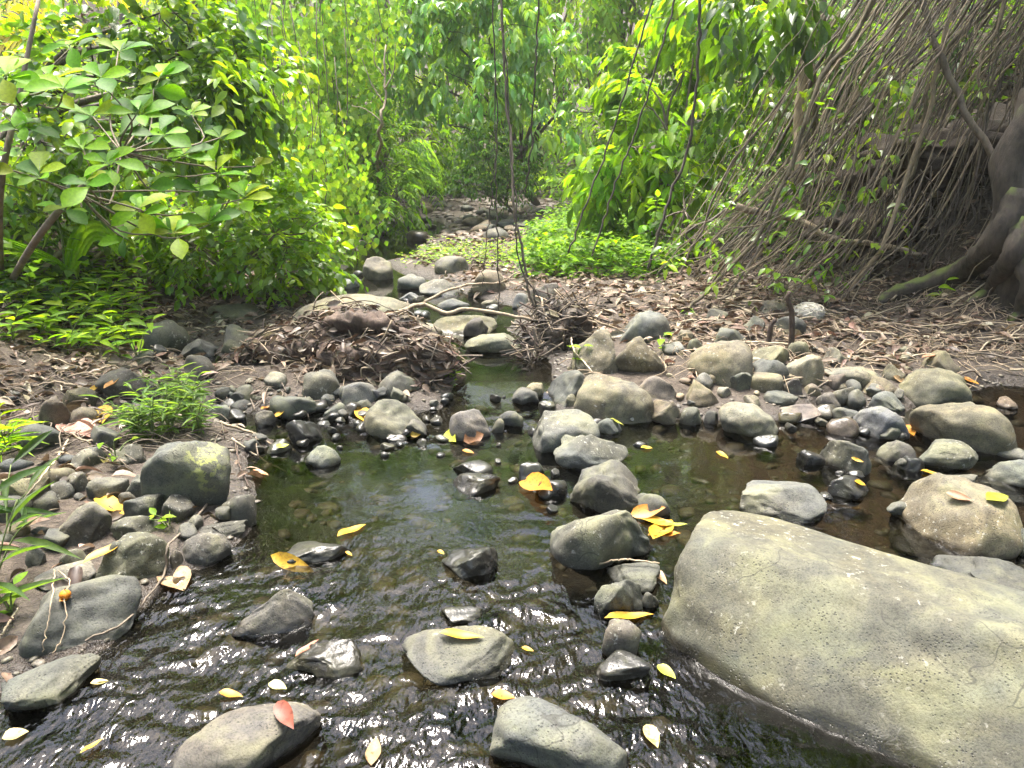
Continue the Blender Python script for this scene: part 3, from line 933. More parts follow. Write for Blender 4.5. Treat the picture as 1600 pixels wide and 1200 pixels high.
def pal(cols, n, r, var=0.22):
    cols = np.asarray(cols, float)
    c = cols[r.integers(0, len(cols), n)]
    return np.clip(c * r.uniform(1 - var, 1 + var, (n, 1)) * r.uniform(0.92, 1.08, (n, 3)), 0, 1)

def sprays(L, O, D, length, k, size, wid, cols, r, droop=0.35, spread=0.9, hang=0.35, flip=0.35, faceup=1.0, tufted=0.0):
    """twigs from O along D with k leaves each"""
    n = len(O); D = nrm(D)
    length = length * r.uniform(0.7, 1.3, n)
    side = nrm(np.cross(D, np.array([0, 0, 1.0])) + 1e-4)
    tw = pal(cols, n, r)
    for j in range(k):
        t = (j + 0.5) / k
        t = t ** (1 - 0.6 * tufted)
        p = O + D * (length * t)[:, None]; p[:, 2] -= droop * length * t * t
        tan = D.copy(); tan[:, 2] -= 2 * droop * t
        sg = (1 if j % 2 else -1)
        last = (j == k - 1)
        X = nrm(tan) * (1.0 if last else 0.55) + side * (0 if last else sg * spread) + r.normal(0, 0.25, (n, 3))
        X[:, 2] -= hang
        Z = np.array([0, 0, faceup]) + r.normal(0, flip, (n, 3)) - 0.15 * D
        S = size * r.uniform(0.65, 1.25, n)
        C = tw * r.uniform(0.8, 1.2, (n, 1))
        L.add(p, X, Z, S, wid * r.uniform(0.85, 1.15, n), C)

def blob_points(blobs, dens, r, clump=1.6, thr=-0.15, shell=0.55):
    """blobs: (px, py, Y, rx_px, ry_px, rz_m) -> twig origins and outward directions"""
    Os, Ds = [], []
    for (px, py, Y, rx, ry, rz) in blobs:
        c = at_y(px, py, Y); m = depth_of(c) / F_PX
        R = np.array([rx * m, rz, ry * m])
        area = 4 * (R[0] * R[2] + R[0] * R[1] + R[1] * R[2])
        n = int(area * dens) + 3
        d = nrm(r.normal(size=(n, 3)))
        q = c + d * R * (r.uniform(shell, 1.0, (n, 1)))
        k = fbm(q * clump, 2, 77) > thr
        q, d = q[k], d[k]
        Os.append(q); Ds.append(nrm(d / R * R.mean()))
    return np.vstack(Os), np.vstack(Ds)

def limbs(root, base, ends, r0, mat, name='trunk', r=None, wob=0.12, twigs=None, r_end=0.008, split=0.35):
    """trunk from base that forks to every end"""
    r = r or rng; b = np.array(root.location); parts = []
    ends = [np.asarray(e, float) for e in ends]
    mid = np.mean(ends, axis=0)
    fork = np.asarray(base) + (mid - base) * split
    trunk = crv([base, np.asarray(base) * 0.5 + fork * 0.5 + r.normal(0, wob * 0.4, 3), fork], 10)
    parts.append(tube(trunk - b, np.linspace(r0, r0 * 0.75, len(trunk)), 8))
    for e in ends:
        m1 = fork * 0.5 + e * 0.5 + r.normal(0, wob, 3) + np.array([0, 0, 0.1 * np.linalg.norm(e - fork)])
        c = crv([fork, m1, e], 12)
        parts.append(tube(c - b, np.linspace(r0 * 0.55, r_end, len(c)), 6))
    if twigs is not None:
        O, D, ln = twigs
        E = np.array(ends)
        for o, d in zip(O, D):
            k = np.argmin(np.sum((E - o) ** 2, 1))
            s = E[k] * 0.35 + fork * 0.0 + E[k] * 0.65
            c = crv([s, (s + o) / 2 + r.normal(0, 0.04, 3), o, o + d * ln], 6)
            parts.append(tube(c - b, np.linspace(r_end, 0.002, len(c)), 4))
    V, F_ = join(parts)
    return link(name, mk_mesh(name, V, F_, mat), root)

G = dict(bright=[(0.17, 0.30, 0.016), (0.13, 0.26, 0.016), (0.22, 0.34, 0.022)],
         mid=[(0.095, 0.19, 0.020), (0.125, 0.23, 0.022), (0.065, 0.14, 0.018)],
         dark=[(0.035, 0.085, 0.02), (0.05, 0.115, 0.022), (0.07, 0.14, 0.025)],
         vine=[(0.18, 0.30, 0.045), (0.14, 0.27, 0.04), (0.23, 0.34, 0.065), (0.10, 0.21, 0.035), (0.17, 0.29, 0.05), (0.20, 0.31, 0.05)],
         cool=[(0.13, 0.26, 0.065), (0.16, 0.30, 0.08), (0.10, 0.21, 0.045), (0.20, 0.33, 0.075)],
         yel=[(0.33, 0.30, 0.04), (0.28, 0.28, 0.03), (0.38, 0.33, 0.06)],
         far=[(0.12, 0.20, 0.025), (0.16, 0.24, 0.03), (0.08, 0.14, 0.02), (0.20, 0.27, 0.035)])

for q_, f_ in (('cool', 1.2), ('far', 1.2), ('vine', 1.08)):
    G[q_] = [tuple(c_ * f_ for c_ in t_) for t_ in G[q_]]

def ground_below(p):
    return np.array([p[0], p[1], float(Hb(p[0], p[1]))])

def bush(name, label, cat, basepx, baseY, blobs, kind, size, wid, cols, dens, k=7, length=0.3, gloss=False, seed=1, n_obj=200, rows=2,
         bark=M_BARK, r0=0.03, group=None, ntw=60, thr=-0.15, clump=1.6, shell=0.5, **sp):
    r = np.random.default_rng(seed)
    b = at_y(basepx, 400, baseY); b = ground_below(b)
    root = thing(name, b, label, cat, group)
    O, D = blob_points(blobs, dens, r, clump, thr, shell)
    L = Leaves()
    sprays(L, O, D, length, k, size, wid, cols, r, **sp)
    ends = [at_y(q[0], q[1], q[2]) for q in blobs]
    idx = r.choice(len(O), min(ntw, len(O)), replace=False)
    limbs(root, b, ends, r0, bark, 'trunk', r, twigs=(O[idx], D[idx], length * 0.6))
    L.build(root, kind, rows, n_obj, gloss)
    return root

# ---- left: shrub with big leaves in rosettes
def rosette_shrub():
    r = np.random.default_rng(3)
    b = hit(15, 445)
    root = thing('broadleaf_shrub', b, 'shrub with large bright leaves in rosettes leaning in from the left edge', 'shrub')
    ros = [(79,125,4.6,9),(155,127,4.5,8),(213,179,4.5,9),(169,260,4.3,8),(135,290,4.2,8),(61,278,4.2,8),(258,213,4.9,6),(270,365,4.5,8),(381,310,5.4,8),
           (216,331,4.5,7),(145,182,4.9,6),(338,270,5.3,5),(101,142,4.4,6),(7,121,4.4,8),(290,246,5.0,6),(110,75,5.1,6),(30,200,4.5,7),(185,80,5.2,6),(-30,260,4.2,7),
           (235,290,4.8,5),(300,180,5.3,6),(345,215,5.5,5),(180,215,4.8,6),(100,330,4.3,6),(240,140,5.2,6),(310,300,5.0,6),(330,350,5.0,6),(30,165,4.6,7),(130,235,4.7,6),(200,375,4.6,6),(400,260,5.8,5),(250,120,5.3,6)]
    L = Leaves(); cols = [(0.12, 0.28, 0.004), (0.15, 0.32, 0.005), (0.095, 0.23, 0.006), (0.05, 0.14, 0.012), (0.20, 0.27, 0.01)]
    fork1 = at_y(120, 300, 4.5); fork2 = at_y(190, 238, 4.7)
    stems = [tube(crv([b, at_y(60, 370, 4.55), fork1, fork2], 14) - b, np.linspace(0.024, 0.014, 14), 8),
             tube(crv([b + np.array([-.1, .05, 0]), at_y(0, 300, 4.7), at_y(30, 150, 4.8), at_y(60, 0, 5)], 14) - b, np.linspace(0.026, 0.012, 14), 8)]
    for (px, py, Y, n) in ros:
        c = at_y(px, py, Y)
        s = fork2 if px > 130 and py < 300 else (fork1 if py > 200 else at_y(30, 150, 4.8))
        cv = crv([s, (s + c) / 2 + r.normal(0, 0.06, 3) + np.array([0, 0, -0.06]), c], 9)
        stems.append(tube(cv - b, np.linspace(0.007, 0.004, 9), 5))
        a = np.linspace(0, 2 * math.pi, n, endpoint=False) + r.uniform(0, 6)
        X = np.stack([np.cos(a), np.sin(a) * 0.75 + 0.25, 0.45 + 0.55 * np.sin(a) + r.uniform(-0.3, 0.3, n)], -1)
        Z = np.stack([-np.cos(a) * 0.3, -np.sin(a) * 0.2, np.ones(n) * 0.8], -1) + np.array([0, -0.75, 0]) + r.normal(0, 0.22, (n, 3))
        L.add(c + r.normal(0, 0.012, (n, 3)), X, Z, r.uniform(0.11, 0.215, n), r.uniform(0.42, 0.56, n), pal(cols, n, r))
    V, F_ = join(stems)
    link('trunk', mk_mesh('trunk', V, F_, M_BARK), root)
    t_ = np.linspace(0, 1, 7)
    V, Q = tube(np.stack([t_ * .96 - .04, 0 * t_, -0.22 * t_ ** 2 + 0.004], -1), np.linspace(.016, .004, 7), 4)
    L.build(root, 'obovate', 5, 300, orows=5, ribs=mk_mesh('midrib', V, Q, M_STEMG))
rosette_shrub()

bush('glossy_tree', 'dark glossy-leaved tree overhanging from the upper left', 'tree', -60, 6.6,
     [(300,80,6.2,110,60,0.7),(250,20,6.4,110,50,0.8),(390,120,6.6,55,45,0.5),(330,165,6.4,90,50,0.6),(150,120,6.2,120,60,0.6),(60,220,6.0,110,80,0.5),(190,240,6.2,110,70,0.5),(420,150,7.0,40,30,0.4),(60,320,6.2,80,50,0.4)],
     'ovate', 0.115, 0.5, G['mid'] + G['bright'] + G['dark'][1:], 46, 8, 0.30, True, 11, 300, r0=0.07, bark=M_DARKB, hang=0.4, thr=-0.1, flip=0.5)
bush('low_bush', 'dense low bush drooping over the left bank', 'bush', 330, 7.0,
     [(430,365,6.9,80,65,0.5),(370,290,7.1,85,65,0.5),(490,420,7.4,42,35,0.35),(310,385,6.7,70,45,0.4),(240,335,6.9,80,45,0.4),(440,430,6.7,40,30,0.3)],
     'ovate', 0.10, 0.55, G['mid'][:2] + G['bright'], 62, 7, 0.25, True, 12, 300, r0=0.03, hang=0.25, flip=0.5)

# ---- heart-leaved creeper curtain
def creeper(label, blobs, seed, basepx, baseY, dens, size, cols, n_obj=300):
    r = np.random.default_rng(seed)
    b = ground_below(at_y(basepx, 380, baseY))
    root = thing('creeper_curtain', b, label, 'creeper', 'heart-leaved creeper curtains')
    O, D = blob_points(blobs, dens, r, 1.3, -0.45, 0.75)
    L = Leaves()
    n = len(O)
    for k in range(6):
        p = O + r.normal(0, 0.13, (n, 3)); p[:, 2] -= 0.05 * k
        X = np.array([0, -0.25, -1.0]) + r.normal(0, 0.35, (n, 3)) + 0.2 * D
        Z = np.array([0, -0.7, 0.75]) + 0.7 * D + r.normal(0, 0.3, (n, 3))
        L.add(p, X, Z, size * r.uniform(0.6, 1.3, n), r.uniform(0.8, 1.0, n), pal(cols, n, r, 0.3))
    st = []
    for i in r.choice(n, min(50, n), replace=False):
        o = O[i]; c = crv([o + np.array([r.normal(0, .1), 0.1, r.uniform(0.5, 1.6)]), o, o + np.array([r.normal(0, .15), 0, -r.uniform(0.4, 1.2)])], 8, 0.03, r)
        st.append(tube(c - b, 0.006, 4))
    V, F_ = join(st); link('stem', mk_mesh('stem', V, F_, M_ROOT), root)
    L.build(root, 'heart', 2, n_obj)
creeper('pale heart-leaved creeper mounded over bushes left of the far stream', [(470,250,9.6,90,80,0.7),(515,330,9.8,62,60,0.6),(420,200,9.6,80,70,0.6),(400,290,9.2,70,60,0.5),(480,390,9.6,45,35,0.4)], 21, 470, 10.0, 55, 0.082, G['vine'])
creeper('heart-leaved creeper hanging as a tall curtain at the upper left of centre', [(400,60,11.5,75,85,0.6),(470,90,11.8,65,100,0.6),(530,120,12,50,110,0.5),(560,30,12.4,60,70,0.6),(360,10,11,50,50,0.5)], 22, 480, 12.2, 42, 0.09, G['vine'])
bush('feather_leaved_tree', 'small tree with feathery leaflets overhanging the far pool', 'tree', 560, 13.0,
     [(600,250,12.4,50,60,0.7),(575,330,12.2,50,45,0.6),(620,310,12.0,30,45,0.5),(560,180,12.8,50,50,0.6)],
     'lance', 0.12, 0.38, G['mid'] + G['vine'][:2], 28, 15, 0.42, False, 13, 200, r0=0.06, hang=0.25, droop=0.5, flip=0.2)

# ---- central tree
bush('drooping_tree', 'pale green tree with drooping leaf clusters over the far stream, centre', 'tree', 838, 16.0,
     [(690,50,14.2,80,40,0.9),(790,40,14.4,80,45,0.9),(740,130,13.8,80,38,0.8),(870,90,14.2,60,45,0.8),(630,110,14,50,35,0.7),(840,190,13.6,65,30,0.7),(930,175,13.8,40,30,0.6),(700,195,13.6,60,28,0.6),(610,60,14.6,45,40,0.7),(760,-40,14.6,150,50,1.0)],
     'lance', 0.19, 0.40, G['cool'] + G['bright'][:1], 30, 8, 0.34, True, 14, 300, r0=0.085, bark=M_DARKB, hang=0.9, droop=0.5, tufted=0.6, thr=-0.05)
bush('leafy_climber', 'dark small-leaved climber hanging under the drooping tree', 'climber', 800, 13.0,
     [(760,250,12.8,40,60,0.4),(730,290,12.6,30,35,0.4),(800,290,12.8,25,40,0.4),(820,230,13.6,22,50,0.35)],
     'ovate', 0.07, 0.5, G['dark'], 80, 7, 0.22, False, 15, 80, r0=0.03, bark=M_DARKB, hang=0.7)
# ---- right side
bush('big_leaved_shrub', 'bright shrub with long hanging leaves right of the far stream', 'shrub', 1060, 9.6,
     [(985,230,9.3,60,45,0.6),(955,275,9.2,45,35,0.5),(1020,170,9.4,60,45,0.6),(1045,275,9.0,50,50,0.5),(1070,110,9.4,55,55,0.6),(1090,30,9.6,55,50,0.6),(990,315,9.2,45,30,0.45),(1000,120,9.8,40,50,0.5)],
     'lance', 0.20, 0.40, G['bright'] + G['mid'][:2], 38, 7, 0.30, False, 16, 300, r0=0.04, hang=0.6, tufted=0.3, flip=0.45)
bush('bank_bush', 'leafy bush at the foot of the hanging roots, right of the grass', 'bush', 1040, 8.4,
     [(1020,360,8.4,40,35,0.4),(1070,330,8.2,45,45,0.4),(1110,400,7.8,35,25,0.3)],
     'ovate', 0.11, 0.5, G['bright'][:2] + G['mid'], 45, 6, 0.22, False, 17, 150, r0=0.02, hang=0.5)
bush('shade_tree', 'broad-leaved tree half hidden behind the hanging roots', 'tree', 1255, 9.0,
     [(1160,130,9.2,90,100,0.7),(1260,60,9.0,90,80,0.7),(1310,190,9.4,90,70,0.6),(1200,270,8.8,80,60,0.6),(1420,80,8.6,100,80,0.7),(1330,290,8.8,60,40,0.4),(1530,40,8.4,90,60,0.6),(1180,-10,7.0,90,50,0.6)],
     'lance', 0.16, 0.42, G['mid'] + G['bright'] + G['dark'], 34, 7, 0.34, True, 18, 300, r0=0.075, bark=M_ROOT, hang=0.5)

# ---- woods behind
def far_tree(i, px, Y, h, spread, label, seed, cols, lo=0.15, kind='ovate', size=0.22):
    r = np.random.default_rng(seed)
    b = ground_below(at_y(px, 300, Y))
    root = thing('forest_tree', b, label, 'tree', 'trees of the woods behind')
    nb = 11
    ends = [b + np.array([r.uniform(-1, 1) * spread, r.uniform(-0.6, 0.6) * spread, h * (lo + (1 - lo) * (q + 0.5) / nb)]) for q in range(nb)]
    L = Leaves(); Os = []; Ds = []
    for e in ends:
        R = np.array([1, 1, 0.7]) * spread * r.uniform(0.42, 0.62)
        n = int(120 * (spread / 2.5) ** 2)
        d = nrm(r.normal(size=(n, 3))); q = e + d * R * r.uniform(0.45, 1, (n, 1))
        k = fbm(q * 0.9, 2, 7) > -0.15
        Os.append(q[k]); Ds.append(d[k])
    O, D = np.vstack(Os), np.vstack(Ds)
    sprays(L, O, D, 0.5, 7, size, 0.5, cols, r, hang=0.5)
    limbs(root, b, ends, 0.09, M_BARK, 'trunk', r, 0.4, r_end=0.015, split=0.3)
    L.build(root, kind, 1, 40, minpx=11)
FT = [(-420, 15, 7, 2.6, 'tall leafy tree outside the left edge behind the glossy tree', 'far'),
      (230, 15, 7, 2.0, 'tall tree behind the glossy tree at the upper left', 'vine'),
      (330, 19, 11, 3.4, 'tall far tree behind the left creeper curtain', 'far'),
      (560, 22, 12, 3.4, 'far tree whose trunk shows above the feathery tree', 'vine'),
      (700, 27, 13, 4.0, 'far tree behind the drooping tree, left of the channel line', 'far'),
      (870, 25, 12, 3.4, 'far tree straight above the end of the stream', 'vine'),
      (960, 20, 10, 2.6, 'yellowish far tree right of the drooping tree', 'vine'),
      (1080, 18, 9, 2.8, 'far tree behind the big-leaved shrub', 'far'),
      (1250, 17, 9, 3.0, 'far tree behind the shade tree', 'vine'),
      (1450, 16, 9, 3.0, 'far tree behind the hanging roots at the upper right', 'far'),
      (1750, 14, 8, 3.0, 'tall tree outside the right edge behind the fig', 'mid')]
for i, (px, Y, h, sp_, lab, cc) in enumerate(FT):
    far_tree(i, px, Y, h, sp_, lab, 100 + i, G[cc], 0.08)
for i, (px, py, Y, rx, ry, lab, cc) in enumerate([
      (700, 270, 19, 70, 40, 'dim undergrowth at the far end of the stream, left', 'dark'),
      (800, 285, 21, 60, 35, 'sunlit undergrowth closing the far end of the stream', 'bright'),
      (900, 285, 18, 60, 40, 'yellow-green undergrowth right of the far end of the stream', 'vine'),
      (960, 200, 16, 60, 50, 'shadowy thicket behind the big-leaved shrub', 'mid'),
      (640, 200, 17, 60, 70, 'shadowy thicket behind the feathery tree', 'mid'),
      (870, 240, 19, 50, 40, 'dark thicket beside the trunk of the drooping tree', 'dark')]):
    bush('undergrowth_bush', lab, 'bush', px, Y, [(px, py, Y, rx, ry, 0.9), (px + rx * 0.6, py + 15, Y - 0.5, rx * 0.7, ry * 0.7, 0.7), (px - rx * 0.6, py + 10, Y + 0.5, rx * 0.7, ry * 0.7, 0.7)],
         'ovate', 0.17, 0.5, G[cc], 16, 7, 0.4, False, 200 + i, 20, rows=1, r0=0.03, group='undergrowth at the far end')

def unseen_shade_tree(x, y, h, spread, label, seed, cols):
    """unseen tall tree beside or behind the viewer, added to shade the stream"""
    r = np.random.default_rng(seed)
    b = np.array([x, y, float(Hb(x, y))]); root = thing('unseen_shade_tree', b, label, 'tree', 'unseen trees added to shade the stream')
    ends = [b + np.array([r.uniform(-1, 1) * spread, r.uniform(-1, 1) * spread, h * r.uniform(0.6, 1.0)]) for _ in range(9)]
    L = Leaves(); Os, Ds = [], []
    for e in ends:
        d = nrm(r.normal(size=(150, 3))); Os.append(e + d * np.array([1.5, 1.5, .8]) * r.uniform(.3, 1, (150, 1))); Ds.append(d)
    sprays(L, np.vstack(Os), np.vstack(Ds), 0.5, 7, 0.22, 0.5, cols, r, hang=0.4)
    limbs(root, b, ends, 0.18, M_BARK, 'trunk', r, 0.4, r_end=0.02, split=0.5)
    L.build(root, 'ovate', 1, 0)
for i, a in enumerate([(-6.2, 0.5, 7.5, 2.4, 'tall tree left of the viewer, outside the picture'), (6.6, 1.5, 7.5, 2.6, 'tall tree right of the viewer, outside the picture'),
                       (-3.0, -4.5, 8.0, 3.0, 'tall tree behind the viewer on the left'), (3.5, -4.5, 8.0, 3.0, 'tall tree behind the viewer on the right'), (7.8, 9.5, 8.5, 2.6, 'tall tree behind the fig, outside the right edge')]):
    unseen_shade_tree(*a, 150 + i, G['far'])  # unseen trees put in to cut the skylight reaching the stream
# ------------------------------------------------------------------ picking on stones, ground, water
BVH = BVHTree.FromPolygons(np.vstack(BV).tolist(), np.vstack(BF).tolist())
def pick(px, py):
    g = hit(px, py); d = ray(px, py)
    loc, nor, _, dist = BVH.ray_cast(Vector(CAMP), Vector(nrm(d)), 60)
    if loc is not None and dist < np.linalg.norm(g - CAMP):
        return np.array(loc), np.array(nor)
    return g, np.array([0, 0, 1.0])

# ------------------------------------------------------------------ fig tree with hanging roots, right
def fig_tree():
    r = np.random.default_rng(5)
    b = hit(1590, 478)
    Y0 = b[1]
    root = thing('fig_tree', b, 'fig tree with a curved mossy trunk and a curtain of hanging roots, right edge', 'tree')
    tr = crv([b + np.array([0.05, 0.1, -0.1]), at_y(1588, 420, Y0 + 0.05), at_y(1572, 340, Y0 + 0.1), at_y(1580, 250, Y0 + 0.15), at_y(1625, 150, Y0 + 0.2), at_y(1720, 0, Y0 + 0.4), np.array([5.6, Y0 + 0.9, 4.6])], 40)
    rad = np.interp(np.linspace(0, 1, 40), [0, .15, .4, 1], [0.15, 0.10, 0.085, 0.13])
    V, Q = tube(tr, rad, 14)
    V = V + nrm(V - np.repeat(tr, 14, axis=0)) * (0.055 * fbm(V * np.array([11, 11, 2.0]), 3, 4))[:, None]
    link('trunk', mk_mesh('trunk', V - b, Q, M_FIG), root)
    def rootlet(pts, r0, r1, n=26):
        c = crv(pts, n); R = np.linspace(r0, r1, n)
        V, Q = tube(c, R, 10)
        V = V + nrm(V - np.repeat(c, 10, axis=0)) * (0.25 * np.repeat(R, 10) * fbm(V * 11, 2, 6))[:, None]
        link('buttress_root', mk_mesh('buttress_root', V - b, Q, M_FIG), root)
    def g(px, py, up=0.0): p = hit(px, py); p[2] += up; return p
    rootlet([at_y(1590, 300, Y0 + .08), at_y(1560, 375, Y0 + .05), g(1510, 440, .12), g(1455, 452, .06), g(1405, 462, .02), g(1370, 470, -.03)], 0.11, 0.06)
    rootlet([at_y(1592, 345, Y0), at_y(1578, 400, Y0 - .1), g(1548, 462, .07), g(1520, 474, .0), g(1500, 480, -.05)], 0.08, 0.035)
    rootlet([at_y(1600, 400, Y0 - .1), at_y(1605, 450, Y0 - .2), g(1590, 495, .03), g(1570, 505, -.04)], 0.07, 0.03)
    # limbs above the frame that carry the roots
    e0 = tr[-1]
    limb = crv([e0, np.array([4.6, 6.9, 4.7]), np.array([3.0, 7.4, 4.6]), np.array([1.6, 7.8, 4.3])], 20)
    limb2 = crv([e0, np.array([6.4, 6.6, 5.0]), np.array([7.6, 6.9, 4.9])], 14)
    V, Q = join([tube(limb - b, np.linspace(0.15, 0.05, 20), 10), tube(limb2 - b, np.linspace(0.15, 0.08, 14), 10)])
    link('limb', mk_mesh('limb', V, Q, M_FIG), root)
    # hanging roots: from the limbs slanting down to the bank
    bund = []; onroot = []
    for q in range(42):
        bx0 = r.choice([r.uniform(1045, 1190), r.uniform(1100, 1330), r.uniform(1280, 1480), r.uniform(1440, 1610)], p=[.36, .34, .19, .11])
        bund.append((bx0, r.normal(1, .22), r.uniform(-80, 25), r.uniform(6.0, 7.8), int(r.integers(2, 12))))
    bund = [q for q in bund for _ in range(q[4])][:285]
    for (bx0, ln_, dy_, Yq, _) in bund:
        bx = bx0 + r.normal(0, 14)
        by = 455 - 0.03 * (bx - 1040) + dy_ + r.normal(0, 14) + (15 if bx > 1380 else 0)
        lean = np.interp(bx, [1040, 1200, 1400, 1600], [330, 300, 190, 60]) * (ln_ + r.normal(0, 0.09))
        gp = hit(bx, by)
        Yb = min(gp[1], 8.6) if r.uniform() < 0.4 else Yq + r.normal(0, .12)
        Yb = max(Yb, 5.2)
        p0 = at_y(bx, by, Yb)
        p0[2] = max(p0[2], float(Hb(p0[0], p0[1])) + (0.0 if r.uniform() < .7 else r.uniform(0, .5)))
        p1 = at_y(bx + lean, 0, Yb + r.uniform(-0.3, 0.3))
        d = p1 - p0; d = d / d[2]
        top = p0 + d * (4.55 + r.uniform(-0.2, 0.2) - p0[2])
        top[1] = top[1] * 0.6 + 6.9 * 0.4
        m1 = p0 * 0.66 + p1 * 0.34 + r.normal(0, 0.09, 3) + np.array([.10, 0, -0.16]) * r.uniform(0, 1.6); m2 = p0 * 0.3 + p1 * 0.7 + r.normal(0, 0.06, 3)
        foot = p0 + np.array([r.normal(-0.05, .1), r.normal(0, .05), -0.12])
        c = crv([foot, p0, m1, m2, p1, top], 22, 0.012, r)
        if p0[0] < 3.2: onroot.append(c[2:14])
        th = r.choice([0.0025, 0.004, 0.007, 0.012, 0.019], p=[.42, .31, .16, .08, .03])
        V, Q = tube(c - b, np.linspace(th * 0.7, th * 1.2, 22), 5)
        link('aerial_root', mk_mesh('aerial_root', V, Q, [M_ROOT, M_ROOT, M_DARKB, M_BARK, M_ROOT, M_TWIG, M_TWIG][r.integers(0, 7)]), root)
    L = Leaves()
    n = 620
    O = np.stack([r.uniform(2.2, 9.5, n), r.uniform(5.4, 10.0, n), r.uniform(4.3, 6.6, n)], -1)
    sprays(L, O, r.normal(size=(n, 3)), 0.4, 8, 0.17, 0.5, G['dark'] + G['mid'], r)
    P_ = np.vstack(onroot); P_ = P_[r.choice(len(P_), 260)]
    sprays(L, P_, r.normal(size=(260, 3)) + np.array([-.5, -.3, 0]), 0.16, 4, 0.10, 0.5, G['mid'] + G['bright'], r)
    L.build(root, 'ovate', 2, 120, True)
fig_tree()

def strand(name, pts, r0, r1, mat, label, cat, n=24, jit=0.01, sides=6, parts=(), group=None):
    P = crv(pts, n, jit); b = P[0].copy()
    if parts:
        root = thing(name, b, label, cat, group)
        V, Q = tube(P - b, np.linspace(r0, r1, n), sides); link('stem', mk_mesh('stem', V, Q, mat), root)
        for pp, ra, rb in parts:
            C = crv(pp, 14, 0.004); V, Q = tube(C - b, np.linspace(ra, rb, 14), sides); sb_ = link('side_branch', mk_mesh('side_branch', V, Q, mat), root)
            for q_ in (0.45, 0.7, 0.85):
                p_ = C[int(q_ * 13)]; d_ = nrm(C[-1] - C[0]) * .5 + rng.normal(0, .5, 3)
                V, Q = tube(crv([p_, p_ + d_ * .06, p_ + d_ * .14 + np.array([0, 0, .02])], 7, .003) - b, np.linspace(rb * .8, rb * .3, 7), 4)
                link('twig', mk_mesh('twig', V, Q, mat), sb_)
        return root
    V, Q = tube(P - b, np.linspace(r0, r1, n), sides)
    return tag(link(name, mk_mesh(name, V, Q, mat), loc=tuple(b)), label, cat, group)

YB = 5.5
strand('dead_branch', [at_y(585,500,YB-.2), at_y(625,487,YB-.15), at_y(660,475,YB), at_y(699,490,YB), at_y(729,483,YB), at_y(790,491,YB), at_y(840,501,YB), at_y(880,498,YB), at_y(915,496,YB), at_y(952,511,YB)],
       0.019, 0.008, M_TWIG, 'forked dead branch lying across the stream from the leaf heap to the root tangle', 'branch', 40, 0.003, 9,
       [([at_y(660,475,YB), at_y(692,457,YB+.1), at_y(736,444,YB+.25), at_y(780,442,YB+.35), at_y(812,424,YB+.45)], 0.012, 0.004),
        ([at_y(880,498,YB), at_y(920,500,YB-.05), at_y(960,512,YB), at_y(985,525,YB)], 0.010, 0.004),
        ([at_y(905,497,YB), at_y(925,485,YB), at_y(935,465,YB)], 0.008, 0.003)])
Ys = 5.6
for j, (off, th, lab) in enumerate([(0, 0.010, 'twin brown liana stem rising from the root tangle, the thicker one'), (7, 0.006, 'thin liana twisting beside the thicker twin stem')]):
    s = -1 if j else 1
    strand('liana', [at_y(838,480,Ys), at_y(826+off,455,Ys), at_y(818+s*3,420,Ys), at_y(812-off,370,Ys), at_y(803+off*.6,324,Ys), at_y(800-off*.4,236,Ys+.1), at_y(790+off*.5,135,Ys+.2), at_y(785,34,Ys+.2), at_y(778,-120,Ys+.3), at_y(770,-420,Ys+.4)],
           th, th * 0.8, M_DARKB if j else M_BARK, lab, 'liana', 60, 0.004)
for pts, th, lab in [
    ([(888,395),(928,287),(969,169),(1019,0),(1085,-220)], 0.008, 'dark slanting liana, left of the two crossing the big-leaved shrub'),
    ([(925,400),(962,287),(1002,179),(1055,0),(1120,-220)], 0.008, 'dark slanting liana, right of the two crossing the big-leaved shrub'),
    ([(822,300),(827,253),(835,135),(841,0),(846,-250)], 0.007, 'straight thin liana just right of the twin stems'),
    ([(781,490),(778,400),(775,310),(776,200),(770,0),(768,-250)], 0.005, 'thin dark string hanging down to the dead branch'),
    ([(755,448),(757,400),(766,330),(772,250),(774,120)], 0.004, 'hair-thin root left of the string over the dead branch'),
    ([(1012,420),(1040,330),(1075,230),(1090,100),(1094,0),(1096,-200)], 0.012, 'dark rope-like liana at the left side of the root curtain')]:
    strand('liana', [at_y(a, c, 6.6 if a > 870 else 5.7) for a, c in pts], th, th, M_DARKB, lab, 'liana', 40, 0.006)
strand('slender_tree', [hit(1256, 330) + np.array([0, 0, -.1]), at_y(1252,290,7.6), at_y(1248,200,7.7), at_y(1262,60,7.8), at_y(1270,-120,8.0)], 0.055, 0.04, M_TWIG, 'thin pale brown trunk standing behind the hanging roots', 'tree', 24, 0.006, 10)
strand('leaning_sapling', [hit(1530, 430) + np.array([0, .3, -.1]), at_y(1570,300,6.0), at_y(1500,160,6.2), at_y(1440,0,6.4), at_y(1400,-120,6.5)], 0.03, 0.022, M_BARK, 'slim brown stem leaning left over the fig trunk', 'stem', 24, 0.008, 8)
strand('fallen_branch', [at_y(1150,322,7.3), at_y(1200,335,7.25), at_y(1255,347,7.2), at_y(1300,372,7.0), at_y(1380,385,6.8), at_y(1440,398,6.7)], 0.035, 0.02, M_TWIG, 'fallen pale stem lying slantwise behind the hanging roots', 'branch', 24, 0.006, 8)
for x0, y0, x1, y1, lab in [(598, 300, 596, -60, 'left of two far brown trunks above the feathery tree'), (640, 300, 634, -60, 'right of two far brown trunks above the feathery tree')]:
    strand('distant_tree', [ground_below(at_y(x0, y0, 19)), at_y(x0, 120, 19), at_y(x1, y1, 19.3)], 0.16, 0.14, M_BARK, lab, 'tree', 16, 0.02, 10)
